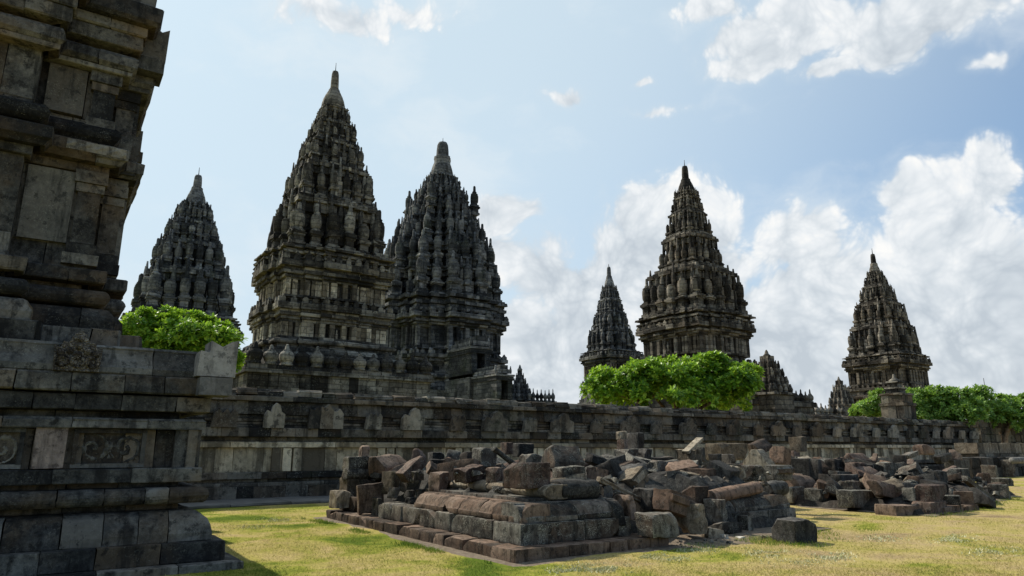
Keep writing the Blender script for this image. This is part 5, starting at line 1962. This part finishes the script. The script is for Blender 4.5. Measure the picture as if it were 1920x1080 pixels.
def label_stones():
    lms = [(cx, cy, n) for (_, cx, cy, _, _, _, _, n, _) in STONES if n]
    short = {  # the landmarks by short names
        'round topped brown stub': 'round topped stub', 'upright smooth brown slab': 'upright smooth slab', 'dark brown sharp edged wedge': 'sharp brown wedge',
        'long reddish slab leaning': 'leaning reddish slab', 'biggest red cornered block': 'biggest red block', 'grey drum shaped stone': 'slanting grey drum stone',
        'large grey roof shaped stone': 'grey roof shaped peak stone', 'smooth blackish rounded': 'black front roll stone', 'small sunlit tan cube': 'sunlit tan cube',
        'great half round stone': 'great half round stone', 'long thin tan beam': 'thin tan beam', 'tan stump like stack': 'tan stump', 'long brown roll moulding': 'long brown roll',
        'large brown moulded block': 'big tilted moulded block', 'grey lichen ringed block': 'lichen ringed front block', 'lone black square block': 'lone black block',
        'tan roof shaped stone': 'tan roof shaped stone', 'brown square block leaning': 'leaning brown square block', 'tan block on the red footing': 'footing end tan block',
        'tan capped block': 'tan capped block', 'lichen grey cube': 'lichen cube', 'long yellowish lichen block': 'long yellowish block', 'long brown block dipping': 'dipping long brown block',
        'big red brown block': 'big red brown block', 'black wedge at the right': 'black foot wedge', 'upright lichen block': 'upright lichen block', 'reddish cube poised': 'corner poised red cube'}
    L2 = []
    for cx, cy, n in lms:
        for a, b in short.items():
            if n.startswith(a): L2.append((cx, cy, b))
    seen = {}
    for rec in STONES:
        o, cx, cy, size, colw, kindw, tilt, note, pile = rec
        tag(o, cat='stone', group='loose stones of the near ruin' if pile == 'near' else 'loose stones of the far heap')
        if note:
            o['label'] = note
            continue
        q = min(L2, key=lambda l: (l[0] - cx) ** 2 + ((l[1] - cy) * 1.5) ** 2)
        ddx, ddy = cx - q[0], cy - q[1]
        if abs(ddx) > abs(ddy) * 1.4:
            far = abs(ddx) > 60
            rel = ('well ' if far else 'just ') + ('left of' if ddx < 0 else 'right of')
        else: rel = ('just ' if abs(ddy) < 30 else 'well ') + ('above' if ddy < 0 else 'below')
        base = ' '.join(x for x in (size, tilt, colw, kindw) if x)
        seen.setdefault((base, rel, q[2]), []).append(rec)
    words = ['first', 'second', 'third', 'fourth', 'fifth', 'sixth']
    for (base, rel, lm), recs in seen.items():
        recs.sort(key=lambda r: r[1])
        for i, r in enumerate(recs):
            if len(recs) == 1: r[0]['label'] = f'{base} {rel} the {lm}'
            elif len(recs) == 2: r[0]['label'] = f'{base} {rel} the {lm}, {("left", "right")[i]} of two'
            else: r[0]['label'] = f'{base} {rel} the {lm}, {words[min(i, 5)]} from left'


label_stones()


# ------------------------------------------------------------------ grass blades and pale ground cover
def blades(name, label, cat, mat, spots, hmin, hmax, wid, lean):
    rs = np.random.RandomState(len(spots))
    n = len(spots)
    P = np.array(spots, dtype=np.float32)
    a = rs.uniform(0, 2 * np.pi, n)
    h = rs.uniform(hmin, hmax, n)
    w = wid * rs.uniform(.6, 1.3, n)
    b = rs.uniform(0, 2 * np.pi, n)
    ln = rs.uniform(.3, 1, n) * lean
    v = np.zeros((n, 3, 3), np.float32)
    v[:, 0, 0] = P[:, 0] - np.cos(a) * w; v[:, 0, 1] = P[:, 1] - np.sin(a) * w; v[:, 0, 2] = P[:, 2]
    v[:, 1, 0] = P[:, 0] + np.cos(a) * w; v[:, 1, 1] = P[:, 1] + np.sin(a) * w; v[:, 1, 2] = P[:, 2]
    v[:, 2, 0] = P[:, 0] + np.cos(b) * h * ln; v[:, 2, 1] = P[:, 1] + np.sin(b) * h * ln; v[:, 2, 2] = P[:, 2] + h
    me = bpy.data.meshes.new(name)
    me.vertices.add(n * 3)
    me.vertices.foreach_set('co', v.ravel())
    me.loops.add(n * 3)
    me.loops.foreach_set('vertex_index', np.arange(n * 3, dtype=np.int32))
    me.polygons.add(n)
    me.polygons.foreach_set('loop_start', np.arange(0, n * 3, 3, dtype=np.int32))
    me.update()
    me.validate()
    me.materials.append(mat)
    o = bpy.data.objects.new(name, me)
    COL.objects.link(o)
    return tag(o, label, cat, kind='stuff')


def build_grass():
    def blade_mat(name, stops):
        m, nt, b = new_mat(name)
        g = nt.nodes.new('ShaderNodeNewGeometry')
        pos = X(g.outputs['Position'])
        r = X(g.outputs['Random Per Island'])
        sp = nt.nodes.new('ShaderNodeSeparateXYZ')
        nt.links.new(pos.s, sp.inputs[0])
        right = smooth(X(sp.outputs[0]), -1.0, 5.5)
        f = X.m('ADD', (noise_tex(pos, .55, 5, .6, dist=.4) - .5) * 2.1 + noise_tex(pos, 2.6, 5, .65) * .6 - .12 + .27 + right * .20 - .38, r * .60, clamp=True)
        col = ramp(f, stops)
        nt.links.new(col.s, b.inputs['Base Color'])
        b.inputs['Roughness'].default_value = .7
        tr = nt.nodes.new('ShaderNodeBsdfTranslucent')
        nt.links.new(col.s, tr.inputs[0])
        mx = nt.nodes.new('ShaderNodeMixShader')
        mx.inputs[0].default_value = .35
        nt.links.new(b.outputs[0], mx.inputs[1])
        nt.links.new(tr.outputs[0], mx.inputs[2])
        nt.links.new(mx.outputs[0], nt.nodes['Material Output'].inputs[0])
        return m
    gm = blade_mat('grass_blade', [(.10, (.08, .135, .015)), (.30, (.22, .235, .04)), (.46, (.34, .295, .085)), (.66, (.43, .345, .14)), (.95, (.47, .375, .20))])
    rng = random.Random(77)

    def inside(p):
        d = p - Vector((RC.x, RC.y, 0))
        s, v = d.dot(U), d.dot(V)
        if -.35 < s < 8.0 and -.3 < v < 8.6 and not (s > 3.4 and v < .55): return True
        if 11.9 < s < 23 and -.2 < v < 10 and far_h(s, v) > 0: return True
        d = p - Vector((Lc.x, Lc.y, 0))
        s, v = d.dot(U), d.dot(V)
        if s < .02 and v > -.02: return True
        d = p - Vector((WO.x, WO.y, 0))
        if d.dot(V) > -2.05: return True
        return False
    spots = []
    while len(spots) < 150000:
        px = rng.uniform(330, 1960)
        y = 7.5 + 22 * rng.random() ** 1.7
        p = Vector(((px - 960) / F * (y * _c), y, 0))
        if inside(p): continue
        dn = .5 + noise.noise(Vector((p.x * .9, p.y * .9, 2))) + .5 * noise.noise(Vector((p.x * 3.5, p.y * 3.5, 7)))
        if rng.random() > dn + .25: continue
        z = .05 * noise.noise(Vector((p.x * .25, p.y * .25, 0)))
        spots.append((p.x, p.y, z - .004))
    blades('grass', 'short dry lawn grass around the ruined stones', 'grass', gm, spots, .010, .036, .0045, 1.5)
    # taller tufts along the footing and round the stones
    spots = []
    for _ in range(9000):
        t = rng.random()
        if t < .45: s, v = -.28 - abs(rng.gauss(0, .14)), rng.uniform(-.2, 8.2)
        elif t < .62: s, v = rng.uniform(3.2, 8.6), -.05 - abs(rng.gauss(0, .35))
        elif t < .8:
            s = rng.uniform(12.0, 22.4)
            v = .30 + max(0, s - 13) * .19 - abs(rng.gauss(0, .25))
        else: s, v = 5.3 + rng.gauss(0, .55), -.75 + rng.gauss(0, .35)
        if noise.noise(Vector((s * 1.3, v * 1.3, 4))) < -.05: continue
        p = uv(RC, s, v)
        spots.append((p.x, p.y, .0))
    gg = blade_mat('green_tuft', [(.1, (.05, .11, .012)), (.4, (.11, .19, .02)), (.7, (.2, .25, .04)), (.95, (.34, .31, .08))])
    blades('grass', 'greener grass tufts along the footing of the ruins', 'grass', gg, spots, .03, .075, .006, 1.0)
    # pale silvery ground cover patches
    wm, nt, b = new_mat('silvery_leaf')
    g = nt.nodes.new('ShaderNodeNewGeometry')
    nt.links.new(ramp(X(g.outputs['Random Per Island']), [(.1, (.26, .29, .12)), (.5, (.48, .48, .27)), (.9, (.66, .62, .42))]).s, b.inputs['Base Color'])
    spots = []
    for px, py, rx, ry, n in ((1130, 1066, 60, 9, 1700), (1215, 1047, 45, 8, 1500), (1300, 1030, 45, 9, 1700), (1265, 1050, 30, 6, 600), (1440, 1040, 40, 8, 1000), (1500, 1058, 60, 8, 1200), (1790, 1012, 45, 8, 900),
                              (1560, 1045, 40, 8, 800), (1870, 1035, 50, 9, 700), (470, 990, 40, 5, 400), (520, 975, 35, 4, 400), (1660, 1010, 40, 6, 450), (1060, 1072, 30, 6, 400)):
        for _ in range(n):
            q = gnd(px + rng.gauss(0, .55) * rx, py + rng.gauss(0, .55) * ry)
            if noise.noise(Vector((q.x * 3, q.y * 3, 11))) < -.12: continue
            if inside(q): continue
            spots.append((q.x, q.y, 0))
    blades('ground_cover', 'pale silvery creeping weed in patches on the lawn', 'ground cover', wm, spots, .012, .04, .008, 1.4)


build_grass()
